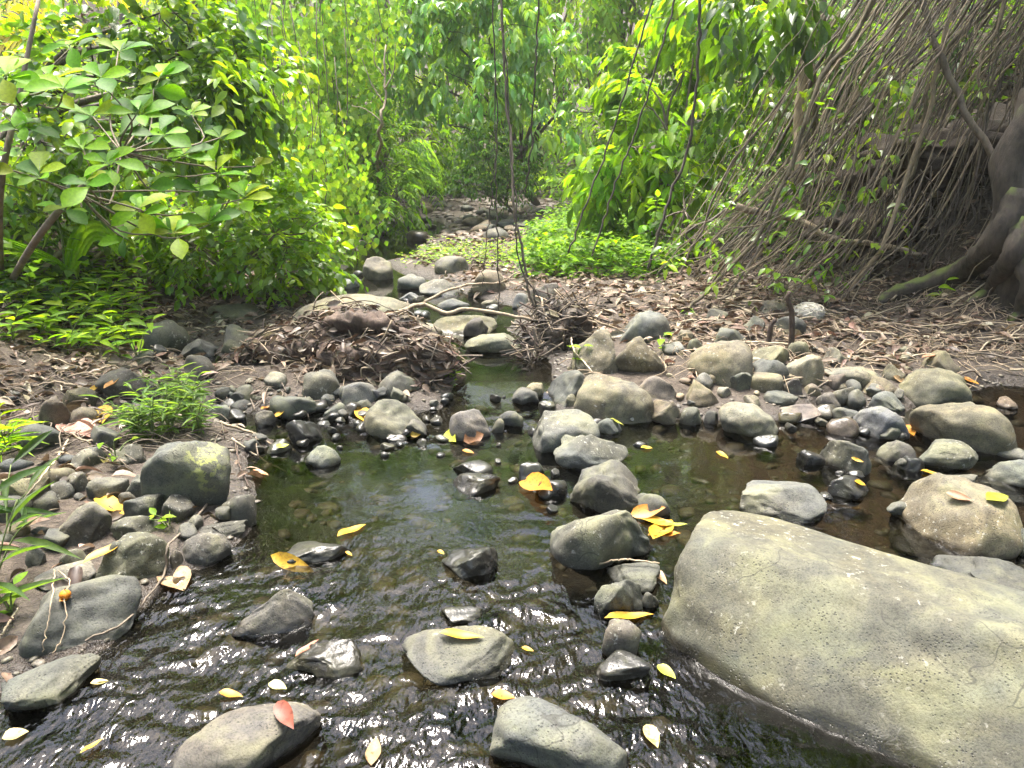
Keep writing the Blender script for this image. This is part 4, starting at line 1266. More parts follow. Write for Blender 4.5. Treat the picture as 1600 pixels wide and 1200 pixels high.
strand('dry_twig_bush', [hit(590, 345), at_y(592,220,11), at_y(600,150,11), at_y(603,70,11.2)], 0.03, 0.01, M_TWIG, 'leafless twiggy stem left of the drooping tree', 'shrub', 20, 0.02, 6,
       [([at_y(598,160,11), at_y(580,130,11), at_y(565,90,11)], .012, .004), ([at_y(600,140,11), at_y(615,110,11), at_y(618,70,11)], .012, .004), ([at_y(596,190,11), at_y(570,170,11), at_y(550,165,11)], .010, .003), ([at_y(601,120,11), at_y(585,95,11), at_y(588,60,11)], .010, .003)])

# ------------------------------------------------------------------ undercut earth bank behind the fig
def lump_mesh(cs, seed, mat, name, parent, b, amp=0.06, sub=4, sc=5.0):
    parts = []
    V0, F0 = ico(sub)
    for c, R in cs:
        V = V0 * (1 + 0.22 * fbm(V0 * 1.8 + np.array(c), 3, seed))[:, None] * np.array(R) + np.array(c)
        V = V + V0 * (amp * fbm(V * sc, 3, seed + 1))[:, None]
        parts.append((V - b, [F0]))
    V, Q = join(parts)
    return link(name, mk_mesh(name, V, Q, mat), parent)
bb = hit(1500, 440)
eb = thing('undercut_bank', bb, 'dark undercut earth bank held by roots behind the fig trunk', 'bank')
lump_mesh([(at_y(1490, 235, 7.3), (0.75, 0.6, 0.22)), (at_y(1610, 215, 7.1), (0.7, 0.7, 0.26)), (at_y(1390, 275, 7.5), (0.5, 0.5, 0.2)), (at_y(1720, 300, 6.6), (0.6, 0.8, 0.5)), (at_y(1330, 360, 7.3), (0.45, 0.4, 0.18))], 8, M_EARTH, 'overhang', eb, bb, 0.10)
fr_ = []
r_ = np.random.default_rng(44)
for q in range(70):
    p = at_y(r_.uniform(1340, 1640), r_.uniform(250, 330), r_.uniform(6.3, 6.9)); l_ = r_.uniform(.25, .9)
    fr_.append(tube(crv([p, p + np.array([r_.normal(0, .06), r_.normal(-.05, .04), -l_ * .5]), p + np.array([r_.normal(-.05, .12), r_.normal(-.06, .06), -l_])], 9, .008, r_) - bb, np.linspace(.005, .002, 9), 4))
V, Q = join(fr_); tag(link('root_fringe', mk_mesh('root_fringe', V, Q, M_DARKB), eb), kind='stuff')
lump_mesh([(at_y(1480, 340, 8.0), (1.1, 0.4, 0.7)), (at_y(1620, 330, 7.9), (1.0, 0.4, 0.8))], 18, M_EARTH, 'back_wall', eb, bb, 0.10)

# ------------------------------------------------------------------ dead leaves
DRY = [(0.125, 0.093, 0.066), (0.18, 0.135, 0.10), (0.075, 0.054, 0.038), (0.25, 0.20, 0.148), (0.17, 0.112, 0.082), (0.045, 0.032, 0.023), (0.29, 0.245, 0.19), (0.14, 0.105, 0.075)]
def dry_leaves(L, P, N, r, size=(0.05, 0.13), tilt=0.55):
    n = len(P)
    a = r.uniform(0, 2 * math.pi, n)
    X = np.stack([np.cos(a), np.sin(a), r.normal(0, 0.25, n)], -1)
    Z = N + r.normal(0, tilt, (n, 3))
    L.add(P, X, Z, r.uniform(*size, n), r.uniform(0.25, 0.5, n), pal(DRY, n, r, 0.3))

def litter(label, group, mask, n, box, seed, n_obj, size=(0.05, 0.13), name='leaf_litter'):
    r = np.random.default_rng(seed)
    x = r.uniform(box[0], box[1], n); y = r.uniform(box[2], box[3], n)
    k = mask(x, y, r); x, y = x[k], y[k]
    z = Hb(x, y)
    k = z > wz(y) + 0.012; x, y, z = x[k], y[k], z[k]
    P = np.stack([x, y, z + r.uniform(0.002, 0.045, len(x))], -1)
    L = Leaves(); dry_leaves(L, P, np.array([0, 0, 1.0]), r, size)
    P, X, Z, S, W, C = [np.concatenate([q[i] for q in L.a]) for i in range(6)]
    px, py = to_px(P); sz = S * F_PX / np.maximum(depth_of(P), .3)
    ok = (px > 5) & (px < 1595) & (py > 300) & (py < 1195)
    top = P.copy(); top[:, 2] += 0.02
    cand = np.where(ok)[0][np.argsort(-sz[ok])]
    got = []
    for i in cand:
        if len(got) >= n_obj: break
        q, _ = pick(px[i], py[i])
        if np.linalg.norm(q - P[i]) < 0.2: got.append(i)
    T = leaf_t('ovate', 4); Y = np.cross(Z, X); meshes = {}
    for i in got:
        wq = max(0.25, round(float(W[i]) * 8) / 8)
        if wq not in meshes: meshes[wq] = mk_mesh('dead_leaf', T[0] * np.array([1, wq, 1.7]), T[1], M_DRY_O)
        o = bpy.data.objects.new('dead_leaf', meshes[wq])
        m = Matrix(((X[i, 0], Y[i, 0], Z[i, 0], 0), (X[i, 1], Y[i, 1], Z[i, 1], 0), (X[i, 2], Y[i, 2], Z[i, 2], 0), (0, 0, 0, 1)))
        o.matrix_basis = Matrix.Translation(Vector(P[i])) @ m @ Matrix.Scale(float(S[i]), 4)
        o.color = (*C[i], 1); COL.objects.link(o)
        tag(o, label, 'leaf', group)
    rest = np.ones(len(P), bool); rest[got] = False
    V, Fc, cc = bake(P[rest], X[rest], Z[rest], S[rest], W[rest], leaf_t('ovate', 2), C[rest])
    tag(link(name, mk_mesh(name, V, Fc, M_DRY_V, True, cc)), label.replace('curled brown dead leaf', 'brown dead leaf litter'), 'litter', None, 'stuff')

def m_left(x, y, r):
    sd = SDb(x, y)
    p = np.clip(0.15 + 0.45 * sstep(4.4, 5.0, y) + 0.75 * sstep(0.1, 0.9, sd), 0, 1) * (0.65 + 0.6 * noise2(x, y, 1.7, 2, 4))
    return (x < 0) & (r.uniform(size=len(x)) < p)
litter('curled brown dead leaf on the left bank', 'dead leaves on the left bank', m_left, 18000, (-5.5, -0.2, 1.0, 8.2), 61, 130)
def m_right(x, y, r):
    px, py = to_px(np.stack([x, y, Hb(x, y)], -1))
    up = 560 + 0.02 * (px - 1200) + 25 * noise2(x, y, 1.5, 2, 5)
    p = sstep(30, -30, py - up) * sstep(930, 1160, px) + 0.05
    return (r.uniform(size=len(x)) < p)
litter('curled brown dead leaf on the right bank under the hanging roots', 'dead leaves on the right bank', m_right, 13000, (0.9, 8.5, 4.4, 9.5), 62, 170, (0.05, 0.12))
def m_bar(x, y, r):
    return r.uniform(size=len(x)) < 0.8 * sstep(0.05, 0.4, SDb(x, y))
litter('curled brown dead leaf on the far leafy bar', 'dead leaves on the far bar', m_bar, 6500, (-1.6, 2.6, 5.4, 11.5), 63, 40, (0.06, 0.14))
litter('curled brown dead leaf on the wooded slopes', 'dead leaves on the slopes', lambda x, y, r: ((x < np.interp(y, *XL)) | (x > np.interp(y, *XR))), 9000, (-9, 10, 7.0, 16), 64, 0, (0.09, 0.18), 'slope_litter')

# sticks and twigs in the litter
def sticks(n, box, seed, label, group, name='dry_stick', ln=(0.15, 0.6), rad=(0.003, 0.010), mask=None, pxr=None):
    r = np.random.default_rng(seed); c_ = 0
    while c_ < n:
        px, py = r.uniform(*pxr[0]), r.uniform(*pxr[1])
        g = hit(px, py)
        if g[2] < wz(g[1]) + 0.02: c_ += 0.2; continue
        a = r.uniform(-0.7, 0.7) + (math.pi if r.uniform() < .5 else 0); l = r.uniform(*ln)
        e = g + np.array([math.cos(a) * l, math.sin(a) * l, 0]); e[2] = float(Hb(e[0], e[1]))
        up = np.array([0, 0, 0.03])
        q = r.uniform(*rad)
        P = crv([g + up, (g + e) / 2 + up * 1.6 + r.normal(0, 0.03, 3) * np.array([1, 1, .3]), e + up], 9, 0.004, r)
        V, Q = tube(P - g, np.linspace(q, q * .6, 9), 5)
        tag(link(name, mk_mesh(name, V, Q, [M_TWIG, M_PALE, M_BARK][r.integers(0, 3)]), loc=tuple(g)), label, 'stick', group)
        c_ += 1
sticks(46, None, 71, 'dry stick lying in the leaf litter of the right bank', 'sticks on the right bank', pxr=((1130, 1600), (470, 600)))
sticks(26, None, 72, 'dry stick lying among dead leaves on the left bank', 'sticks on the left bank', pxr=((0, 380), (480, 740)), ln=(0.12, 0.4))
sticks(14, None, 73, 'dry stick lying on the stone bar behind the split boulder', 'sticks on the stone bar', pxr=((900, 1220), (450, 540)), ln=(0.2, 0.6))

def twig_litter(label, seed, n, x0, x1, y0, y1):
    r = np.random.default_rng(seed); ps = []
    for _ in range(n):
        g = hit(r.uniform(x0, x1), r.uniform(y0, y1))
        if g[2] < wz(g[1]) + 0.02: continue
        a = r.uniform(0, 6.28); l = r.uniform(0.06, 0.32)
        e = g + np.array([math.cos(a) * l, math.sin(a) * l, 0]); e[2] = float(Hb(e[0], e[1]))
        m = (g + e) / 2 + r.normal(0, .02, 3)
        ps.append(tube(crv([g + [0, 0, r.uniform(.005, .04)], m + [0, 0, r.uniform(.01, .06)], e + [0, 0, r.uniform(.005, .04)]], 6), r.uniform(.0012, .004), 4))
    V, Q = join(ps)
    tag(link('twig_litter', mk_mesh('twig_litter', V, Q, M_TWIG if seed % 2 else M_BARK)), label, 'litter', None, 'stuff')
twig_litter('fine dry twigs strewn over the right bank', 501, 700, 1030, 1600, 440, 590)
twig_litter('fine dark twigs strewn over the left bank', 502, 420, 0, 520, 470, 720)
twig_litter('fine twigs caught round the leaf heap and root tangle', 503, 160, 380, 930, 440, 600)

# ------------------------------------------------------------------ flood debris
def heap(name, label, lumps, seed, nleaf, nstick, n_obj, mat=M_WOOD, stick_len=(0.12, 0.4), dark=1.0, amp=0.05):
    r = np.random.default_rng(seed)
    cs = [(at_y(a, b_, Y), (rx * Y / F_PX, rz, ry * Y / F_PX)) for a, b_, Y, rx, ry, rz in lumps]
    b = ground_below(cs[0][0])
    root = thing(name, b, label, 'debris')
    core = lump_mesh(cs, seed, mat, 'core', root, b, amp, 4, 9.0)
    L = Leaves(); st = []
    me = core.data; n0 = len(me.vertices)
    cv = np.zeros(n0 * 3, np.float32); me.vertices.foreach_get('co', cv); cv = cv.reshape(-1, 3).astype(float) + b
    nv = np.zeros(n0 * 3, np.float32); me.vertex_normals.foreach_get('vector', nv); nv = nv.reshape(-1, 3).astype(float)
    okv = np.where((nv[:, 1] < 0.45) & (nv[:, 2] > -0.45) & (cv[:, 2] > Hb(cv[:, 0], cv[:, 1]) + 0.01))[0]
    i = r.choice(okv, nleaf); n = nleaf
    P = cv[i] + nv[i] * r.uniform(0.004, 0.05, (n, 1)) + r.normal(0, .012, (n, 3))
    a = r.uniform(0, 6.283, n)
    X = np.stack([np.cos(a), np.sin(a) * .6, -0.1 + r.normal(0, .3, n)], -1)
    X = X - nv[i] * np.sum(X * nv[i], -1, keepdims=True) * .7
    hi_ = 0.55 + 0.5 * noise2(P[:, 0], P[:, 2], 7.0, 2, 3)
    L.add(P, X, nv[i] + r.normal(0, .5, (n, 3)), r.uniform(0.03, 0.13, n), r.uniform(.10, .42, n), pal(DRY, n, r, .35) * dark * np.clip(hi_, .3, 1.1)[:, None])
    for q in range(nstick):
        k_ = r.choice(okv); p = cv[k_] + nv[k_] * .02
        v = nrm(np.array([r.normal(0, 1), r.normal(0, .3), r.normal(-.2, .45)])) * r.uniform(*stick_len)
        C = crv([p - v / 2, p + nv[k_] * .02 + r.normal(0, .02, 3), p + v / 2], 8)
        V, Q = tube(C - b, r.uniform(.003, .008) * np.linspace(1, .5, 8), 5)
        link('stick', mk_mesh('stick', V, Q, [M_TWIG, M_WOOD, M_BARK, M_DARKB][r.integers(0, 4)]), root)
    L.build(root, 'ovate', 2, n_obj, dry=True, mass='leaf_matter', minpx=6)
    return root, b
rt, b = heap('debris_heap', 'heap of dead leaves and rotten wood caught between stones left of the quiet channel',
     [(600,572,4.85,95,52,.28),(662,586,4.72,44,50,.2),(490,556,5.1,90,38,.3),(560,524,5.1,85,36,.26),(425,562,5.15,45,30,.25)], 81, 2800, 170, 220, stick_len=(.10, .36))
def rotlog(pts, R, nm='rotten_log'):
    P = crv(pts, 36); V, Q = tube(P, np.interp(np.linspace(0, 1, 36), np.linspace(0, 1, 18), R) * 0.85, 16)
    rr_ = np.repeat(np.interp(np.linspace(0, 1, 36), np.linspace(0, 1, 18), R), 16)
    V = V + nrm(V - np.repeat(P, 16, axis=0)) * (rr_ * (0.35 * fbm(V * np.array([7, 26, 26]), 3, 3) + 0.25 * fbm(V * np.array([20, 60, 60]), 2, 5)))[:, None]
    link(nm, mk_mesh(nm, V - b, Q, M_WOOD), rt)
rotlog([at_y(503,504,4.93), at_y(550,503,4.86), at_y(590,507,4.82), at_y(622,515,4.80)], np.interp(np.linspace(0,1,18), [0,.1,.8,1], [.03,.06,.07,.03]))
rotlog([at_y(510,536,4.86), at_y(570,534,4.8), at_y(625,548,4.72)], np.linspace(.03, .05, 18))
rotlog([at_y(612,518,4.85), at_y(640,522,4.82), at_y(668,524,4.8)], np.linspace(.035, .02, 18))
rt2, b2 = heap('root_tangle', 'dark tangle of dead roots and twigs at the foot of the twin lianas',
     [(858,540,5.5,34,44,.2),(880,500,5.6,38,28,.2),(835,565,5.4,16,22,.12)], 82, 350, 170, 50, M_DARKB, (0.15, 0.45), 0.6)

def strip(name, a, b_, wid, mat, label, cat, sag=0.02):
    """folded palm leaf strip"""
    n = 12; t = np.linspace(0, 1, n)[:, None]
    P = a * (1 - t) + b_ * t; P[:, 2] -= sag * np.sin(np.pi * t[:, 0])
    w = wid * np.minimum(1, np.minimum(t * 5 + .15, (1 - t) * 3 + .3))
    s = np.array([0, 1.0, 0.25]); z = np.array([0, 0, 1.0])
    V = np.concatenate([P - s * w, P + z * w * .5, P + s * w, P - z * 0.004])
    Q = []
    for k in range(n - 1):
        for u, v in ((0, 1), (1, 2), (2, 3), (3, 0)): Q.append((u * n + k, u * n + k + 1, v * n + k + 1, v * n + k))
    return tag(link(name, mk_mesh(name, V - a, np.array(Q), mat), loc=tuple(a)), label, cat)
strip('palm_strip', at_y(371,517,5.35), at_y(525,528,5.1), 0.028, M_TWIG, 'stiff dry palm leaf strip sticking out left of the leaf heap', 'palm leaf')

def fibre_bundle():
    r = np.random.default_rng(2); c = hit(1262, 498); c[2] += 0.05
    root = thing('fibre_bundle', c, 'bundle of pale tangled fibres on the right bank', 'fibre bundle')
    ps = []
    for i in range(70):
        d = nrm(r.normal(size=3)); e = nrm(d + r.normal(0, .8, 3)); R = np.array([.13, .10, .075])
        ps.append(tube(crv([d * R, nrm(d + e) * R * 1.05, e * R], 7), .004, 4))
    V, Q = join(ps); tag(link('strand', mk_mesh('strand', V, Q, M_PALEST), root), kind='stuff')
    V, F0 = ico(3); link('core', mk_mesh('core', V * np.array([.12, .09, .068]) * (1 + .1 * fbm(V * 4, 2, 1))[:, None], F0, M_PALEST), root)
M_PALEST = mat_bark('pale_fibre', (0.36, 0.31, 0.24), (0.62, 0.57, 0.48))
fibre_bundle()
for pts, lab in [([(1235,550),(1238,500),(1232,470),(1233,455)], 'short broken brown stake standing in the right bank'), ([(1200,540),(1204,515),(1211,498)], 'leaning rotten stub left of the broken stake')]:
    q = hit(*pts[0])
    strand('stake', [q - np.array([0, 0, .05])] + [at_y(a, c, q[1]) for a, c in pts[1:]], 0.022, 0.014, M_WOOD, lab, 'stake', 10, 0.004, 7)

# ------------------------------------------------------------------ single coloured leaves
LM = {}
def fallen(x0, y0, x1, y1, wid, col, label, curl=0.55, kind='ovate', lift=0.006, tilt=0.0, name='fallen_leaf', group=None):
    cx, cy = (x0 + x1) / 2, (y0 + y1) / 2
    c, nn = pick(cx, cy)
    nn = nrm(nn + np.array([0, 0, 1.0]))
    def onp(px, py):
        d = ray(px, py); t = np.dot(c + nn * lift - CAMP, nn) / np.dot(d, nn); return CAMP + d * t
    a, e = onp(x0, y0), onp(x1, y1)
    X = e - a; S = np.linalg.norm(X); X = X / S
    Z = nn + np.array([0, -tilt, 0]); Z = nrm(Z - X * np.dot(Z, X)); Y = np.cross(Z, X)
    tv, tf = leaf_t(kind, 6)
    V = tv.copy(); V[:, 1] *= wid; V[:, 2] = V[:, 2] * 0.3 + curl * (0.25 * (V[:, 0] - 0.5) ** 2 + 0.5 * np.abs(V[:, 1])) + 0.02 * np.sin(V[:, 0] * 9)
    me = mk_mesh(name, V * S, tf, M_DRY_O)
    o = link(name, me, color=col)
    o.matrix_basis = Matrix.Translation(Vector(a)) @ Matrix(((X[0], Y[0], Z[0], 0), (X[1], Y[1], Z[1], 0), (X[2], Y[2], Z[2], 0), (0, 0, 0, 1)))
    tag(o, label, 'leaf', group)
YE, OR, TA, RD, PY, YG, BR, GR = (0.40, 0.245, 0.014), (0.38, 0.165, 0.015), (0.28, 0.19, 0.10), (0.16, 0.04, 0.02), (0.42, 0.35, 0.13), (0.27, 0.30, 0.03), (0.18, 0.085, 0.035), (0.10, 0.22, 0.02)
for f in [
 (527,840,572,818,.34,YE,'yellow leaf floating above the flat wet stone, left of centre'),
 (423,868,492,894,.34,YE,'large yellow leaf floating at the left of the stream'),
 (686,990,757,995,.26,YE,'yellow leaf draped on the dark humped stone'),
 (815,1012,834,1017,.5,YE,'tiny yellow leaf right of the dark humped stone'),
 (944,968,1022,958,.24,YE,'long yellow leaf at the foot of the dome-shaped stone'),
 (1027,1040,1056,1060,.55,YG,'yellow-green curled leaf against the huge boulder'),
 (1010,1133,1028,1168,.5,PY,'pale yellow leaf floating in the dark water at the bottom'),
 (768,1085,805,1090,.6,OR,'rusty orange leaf awash above the round grey bottom boulder'),
 (342,1082,380,1088,.4,OR,'orange-brown leaf under the surface, lower left'),
 (462,1027,498,998,.33,(.34,.14,.085),'reddish leaf at the tip of the black wet rock'),
 (434,1097,458,1138,.36,(.17,.045,.025),'dark red leaf standing against the bottom left boulder',.4,'ovate',.02,.8),
 (125,1178,163,1152,.25,YE,'thin twisted yellow leaf in the ripples, bottom left'),
 (3,1155,45,1142,.8,PY,'round pale leaf in the bottom left corner'),
 (580,1198,588,1150,.38,TA,'tan leaf under water at the bottom edge'),
 (141,1068,171,1064,.5,PY,'small pale leaf on the edge of the lower left dark boulder'),
 (152,779,196,803,.34,YE,'yellow-orange leaf across the grey boulder, left bank'),
 (130,882,205,838,.26,YE,'long curved yellow leaf hanging on the rounded dark-grey boulder'),
 (263,893,288,922,.7,TA,'folded tan leaf at the left waterline'),
 (985,806,1040,792,.45,OR,'upper orange leaf of the pile beside the huge boulder'),
 (1000,812,1062,822,.42,YE,'yellow leaf in the middle of the pile beside the huge boulder'),
 (1012,838,1064,832,.42,OR,'lower orange leaf of the pile beside the huge boulder'),
 (1020,845,1050,810,.4,YE,'yellow leaf lying crosswise on the pile beside the huge boulder'),
 (1040,822,1075,818,.3,YG,'greenish leaf at the right of the pile beside the huge boulder'),
 (1022,890,1042,912,.35,TA,'tan leaf behind the knobbly stone'),
 (1001,700,1020,700,.7,YE,'round yellow leaf floating on the green pool'),
 (1119,706,1138,716,.4,YE,'small yellow leaf floating on the brown pool'),
 (1335,752,1353,758,.7,YE,'round yellow leaf beside the thin slanted slab'),
 (1540,782,1576,774,.45,YG,'yellow-green leaf right of the big smooth olive boulder'),
 (1438,736,1472,742,.4,YE,'dull yellow leaf on wet gravel below the low green-grey stone'),
 (1413,665,1428,680,.5,OR,'orange-brown leaf right of the bluish slab'),
 (820,752,862,764,.35,OR,'orange leaf on the end of the dark low stone'),
 (724,690,756,678,.7,BR,'brown fan-shaped leaf against the pale rounded stone'),
 (698,675,712,690,.5,YG,'light green leaf left of the pale rounded stone'),
 (722,704,741,708,.5,OR,'small orange leaf floating below the channel gap'),
 (641,680,660,676,.6,YE,'yellow leaf at the right foot of the angular olive block'),
 (631,684,640,670,.5,GR,'green leaf beside the yellow one at the olive block'),
 (953,654,975,664,.3,YG,'light green leaf on the low stone by the tan boulder'),
 (148,640,160,660,.6,YE,'bright yellow leaf on the left bank above the pink-brown leaf'),
 (140,612,158,600,.5,YE,'yellow leaf beside the small rounded olive cobble'),
 (162,608,188,588,.3,OR,'orange leaf lying along the flat grey split stone'),
 (102,664,145,682,.6,(.42,.22,.17),'large pink-brown leaf on the left bank'),
 (156,712,172,728,.6,PY,'pale yellow leaf left of the lichen boulder'),
 (-4,628,24,618,.5,OR,'orange leaf at the left edge above the dark oval cobble'),
 (92,940,112,932,.5,OR,'orange scrap on the large flat-topped shore boulder'),
 (540,862,550,868,.4,YE,'tiny yellow leaf at the right tip of the flat wet stone'),
 (684,860,694,866,.5,YE,'tiny yellow leaf at the left of the washed-over stone'),
 (1478,770,1520,782,.35,BR,'brown leaf bits on top of the big smooth olive boulder'),
 (1330,715,1350,722,.3,YE,'thin yellow leaf near the rounded green-grey pool stone'),
 (408,640,424,634,.5,OR,'orange leaf on small stones below the leaf heap'),
 (428,652,446,640,.4,YE,'yellow leaf against the dark pitted wet stone'),
 (563,640,572,660,.4,YE,'yellow leaf left of the angular olive block'),
 (430,700,452,694,.5,YG,'pale leaf floating left of the flat pale slab'),
 (395,735,420,742,.3,(.42,.2,.1),'reddish leaf at the waterline right of the lichen boulder'),
 (1395,588,1420,600,.4,TA,'tan leaf at the back of the large right rounded boulder'),
 (1500,590,1530,600,.35,OR,'orange leaf at the back shore of the right pool'),
 (1440,560,1470,552,.5,(.36,.17,.1),'reddish leaf in the litter above the right pool'),
 (420,1068,448,1076,.6,(.40,.40,.16),'sunken pale green leaf left of the black wet rock'),
]:
    fallen(*f)

# thin stems lying over the left shore
def onpath(pts, lift=0.02):
    return [pick(a, c)[0] + np.array([0, 0, lift]) for a, c in pts]
for pts, rr, mat, lab in [
    ([(86,898),(84,937),(76,984),(68,1028)], .0026, M_TWIG, 'left of two pale dry vine stems over the flat-topped shore boulder'),
    ([(93,900),(111,916),(102,940),(104,972),(98,1010),(84,1032)], .0026, M_TWIG, 'right of two pale dry vine stems over the flat-topped shore boulder'),
    ([(324,795),(290,835),(263,862),(260,896),(243,930),(196,980),(135,1011)], .005, M_BARK, 'long dark twig along the left waterline'),
    ([(108,693),(92,720),(71,747),(45,780),(27,805)], .005, M_PALE, 'pale bent twig at the left edge below the pink-brown leaf'),
    ([(366,690),(378,740),(392,770)], .004, M_WOOD, 'thin dark twig hanging at the right side of the lichen boulder'),
    ([(0,1010),(14,985),(30,960)], .004, M_PALE, 'short pale twig at the left edge by the flat-topped boulder'),
    ([(892,520),(896,550),(912,570),(925,585)], .006, M_PALE, 'pale root curling down the face of the split boulder'),
    ([(930,890),(975,882),(1030,888)], .004, M_TWIG, 'thin twig lying across the knobbly stone')]:
    q = onpath(pts)
    strand('dry_vine', q, rr, rr * .7, mat, lab, 'twig', 30, 0.002, 5)
def fruit():
    c, n = pick(103, 936)
    V, F0 = ico(3); V = V * np.array([.017, .017, .015]); V[:, 2] += 0.004 * np.exp(-((V[:, 0] ** 2 + V[:, 1] ** 2) / 2e-5))
    root = thing('orange_fruit', c + np.array([0, 0, .016]), 'small orange fruit resting on the flat-topped shore boulder', 'fruit')
    link('flesh', mk_mesh('flesh', V, F0, M_DRY_O), root, color=(.65, .24, .02))
    V, Q = tube(crv([(0, 0, .014), (.004, 0, .022), (.01, 0, .026)], 6), .002, 5); link('stalk', mk_mesh('stalk', V, Q, M_TWIG), root)
fruit()

# ------------------------------------------------------------------ herbs
def herb(name, label, px, py, hgt, n, kind, size, wid, cols, seed, cat='plant', group=None, stems=3, spread=0.12, base=None, rows=3):
    r = np.random.default_rng(seed)
    b = pick(px, py)[0] if base is None else base
    root = thing(name, b, label, cat, group)
    L = Leaves(); st = []
    for s in range(stems):
        e = np.array([r.normal(0, spread), r.normal(0, spread), hgt * r.uniform(.4, 1.15)])
        m = e * .5 + np.array([0, 0, hgt * .12])
        C = crv([(0, 0, -.02), m, e], 10); st.append(tube(C, np.linspace(.004, .002, 10), 4))
        k = max(2, n // stems)
        t = np.linspace(.12, 1, k)
        p = np.stack([np.interp(t, np.linspace(0, 1, 10), C[:, i]) for i in range(3)], -1) + b
        a = np.arange(k) * 2.4 + r.uniform(0, 6)
        X = np.stack([np.cos(a), np.sin(a), r.uniform(.0, .6, k)], -1)
        L.add(p, X, np.array([0, -.2, 1.0]) + r.normal(0, .25, (k, 3)) - X * .3, size * r.uniform(.65, 1.2, k), wid, pal(cols, k, r))
    V, Q = join(st); link('stem', mk_mesh('stem', V, Q, M_STEMG), root)
    L.build(root, kind, rows, n, orows=rows, minpx=4)
r_ = np.random.default_rng(90)
HB = [(40,470),(75,480),(15,440),(110,455),(130,490),(160,470),(175,500),(195,520),(150,520),(120,530),(60,440),(200,480),(230,470),(90,515),(30,505),(260,455),(300,450),(345,455),(170,440),(215,500),(140,510),(185,535),(205,540),(165,535),(100,490),(50,460),(145,465),(80,455),(20,530),(60,525),(100,545),(215,555),(130,550),(40,480),(10,475),(190,560)]
for i, (a, c) in enumerate(HB):
    herb('leafy_herb', 'bright lance-leaved herb at the foot of the rosette shrub, left bank', a, c, r_.uniform(.16, .36), int(r_.integers(16, 26)), 'lance', .15, .30, G['bright'] + G['mid'][:1], 300 + i, group='herbs on the left bank')
for i, (a, c, h_) in enumerate([(265,690,.34),(290,680,.36),(240,700,.26),(310,690,.26),(215,690,.2),(280,650,.22)]):
    herb('narrow_leaved_herb', ['tallest narrow-leaved herb in the clump behind the lichen boulder', 'narrow-leaved herb at the right of the clump behind the lichen boulder', 'narrow-leaved herb left of the tallest one behind the lichen boulder', 'outermost right narrow-leaved herb by the pale green-grey cobble', 'short outermost left narrow-leaved herb of the clump', 'narrow-leaved herb at the back of the clump behind the lichen boulder'][i], a, c, h_ * .9, 90, 'lance', .09, .17, [(0.09, .16, .045), (.11, .19, .05), (.07, .13, .04)], 330 + i, group='narrow-leaved herbs', stems=8, spread=.09, base=hit(a, c - 14))
for i, (a, c, lab, h_, n_, sz) in enumerate([(1040,545,'bright seedling beside the split boulder',.10,6,.10),(1470,462,'lone green seedling under the fig roots',.12,6,.13),(265,822,'small green sprout below the lichen boulder',.07,9,.05),(18,955,'small light green sprout at the left edge',.09,9,.06),
        (690,575,'tuft of small green plants on the right end of the leaf heap',.14,26,.05),(660,560,'green sprigs on top of the leaf heap, right part',.08,18,.05),(470,545,'green creeping sprigs on the left part of the leaf heap',.07,20,.05),(705,600,'green sprigs hanging at the channel side of the leaf heap',.08,18,.045),(610,575,'green sprigs in the middle of the leaf heap',.06,14,.045),(180,712,'small herb left of the lichen boulder',.09,8,.06),(900,560,'few dull green leaves in the root tangle',.08,8,.06)]):
    herb('seedling', lab, a, c, h_, n_, 'ovate' if i > 1 else 'lance', sz, .45, G['bright'], 350 + i, stems=3, spread=.05)
for i, (a, c, h_, n_) in enumerate([(-10,900,.34,14),(10,840,.26,12),(-15,960,.3,12)]):
    herb('bladed_plant', ['middle of three thin-bladed plants leaning in at the left edge', 'upper of three thin-bladed plants leaning in at the left edge', 'lowest of three thin-bladed plants leaning in at the left edge'][i], a, c, h_, n_, 'lance', .22, .13, [(.05, .10, .03), (.07, .13, .035)], 370 + i, group='thin-bladed plants at the left edge', stems=3, spread=.1)
for i, (a, c) in enumerate([(5,690),(15,705),(-5,715)]):
    herb('grass_tuft', ['upper grass tuft at the left edge above the veined boulder', 'right-hand grass tuft at the left edge above the veined boulder', 'lower grass tuft at the very left edge above the veined boulder'][i], a, c, .12, 16, 'blade', .2, .06, G['bright'], 380 + i, group='grass tufts at the left edge', stems=4, spread=.05)

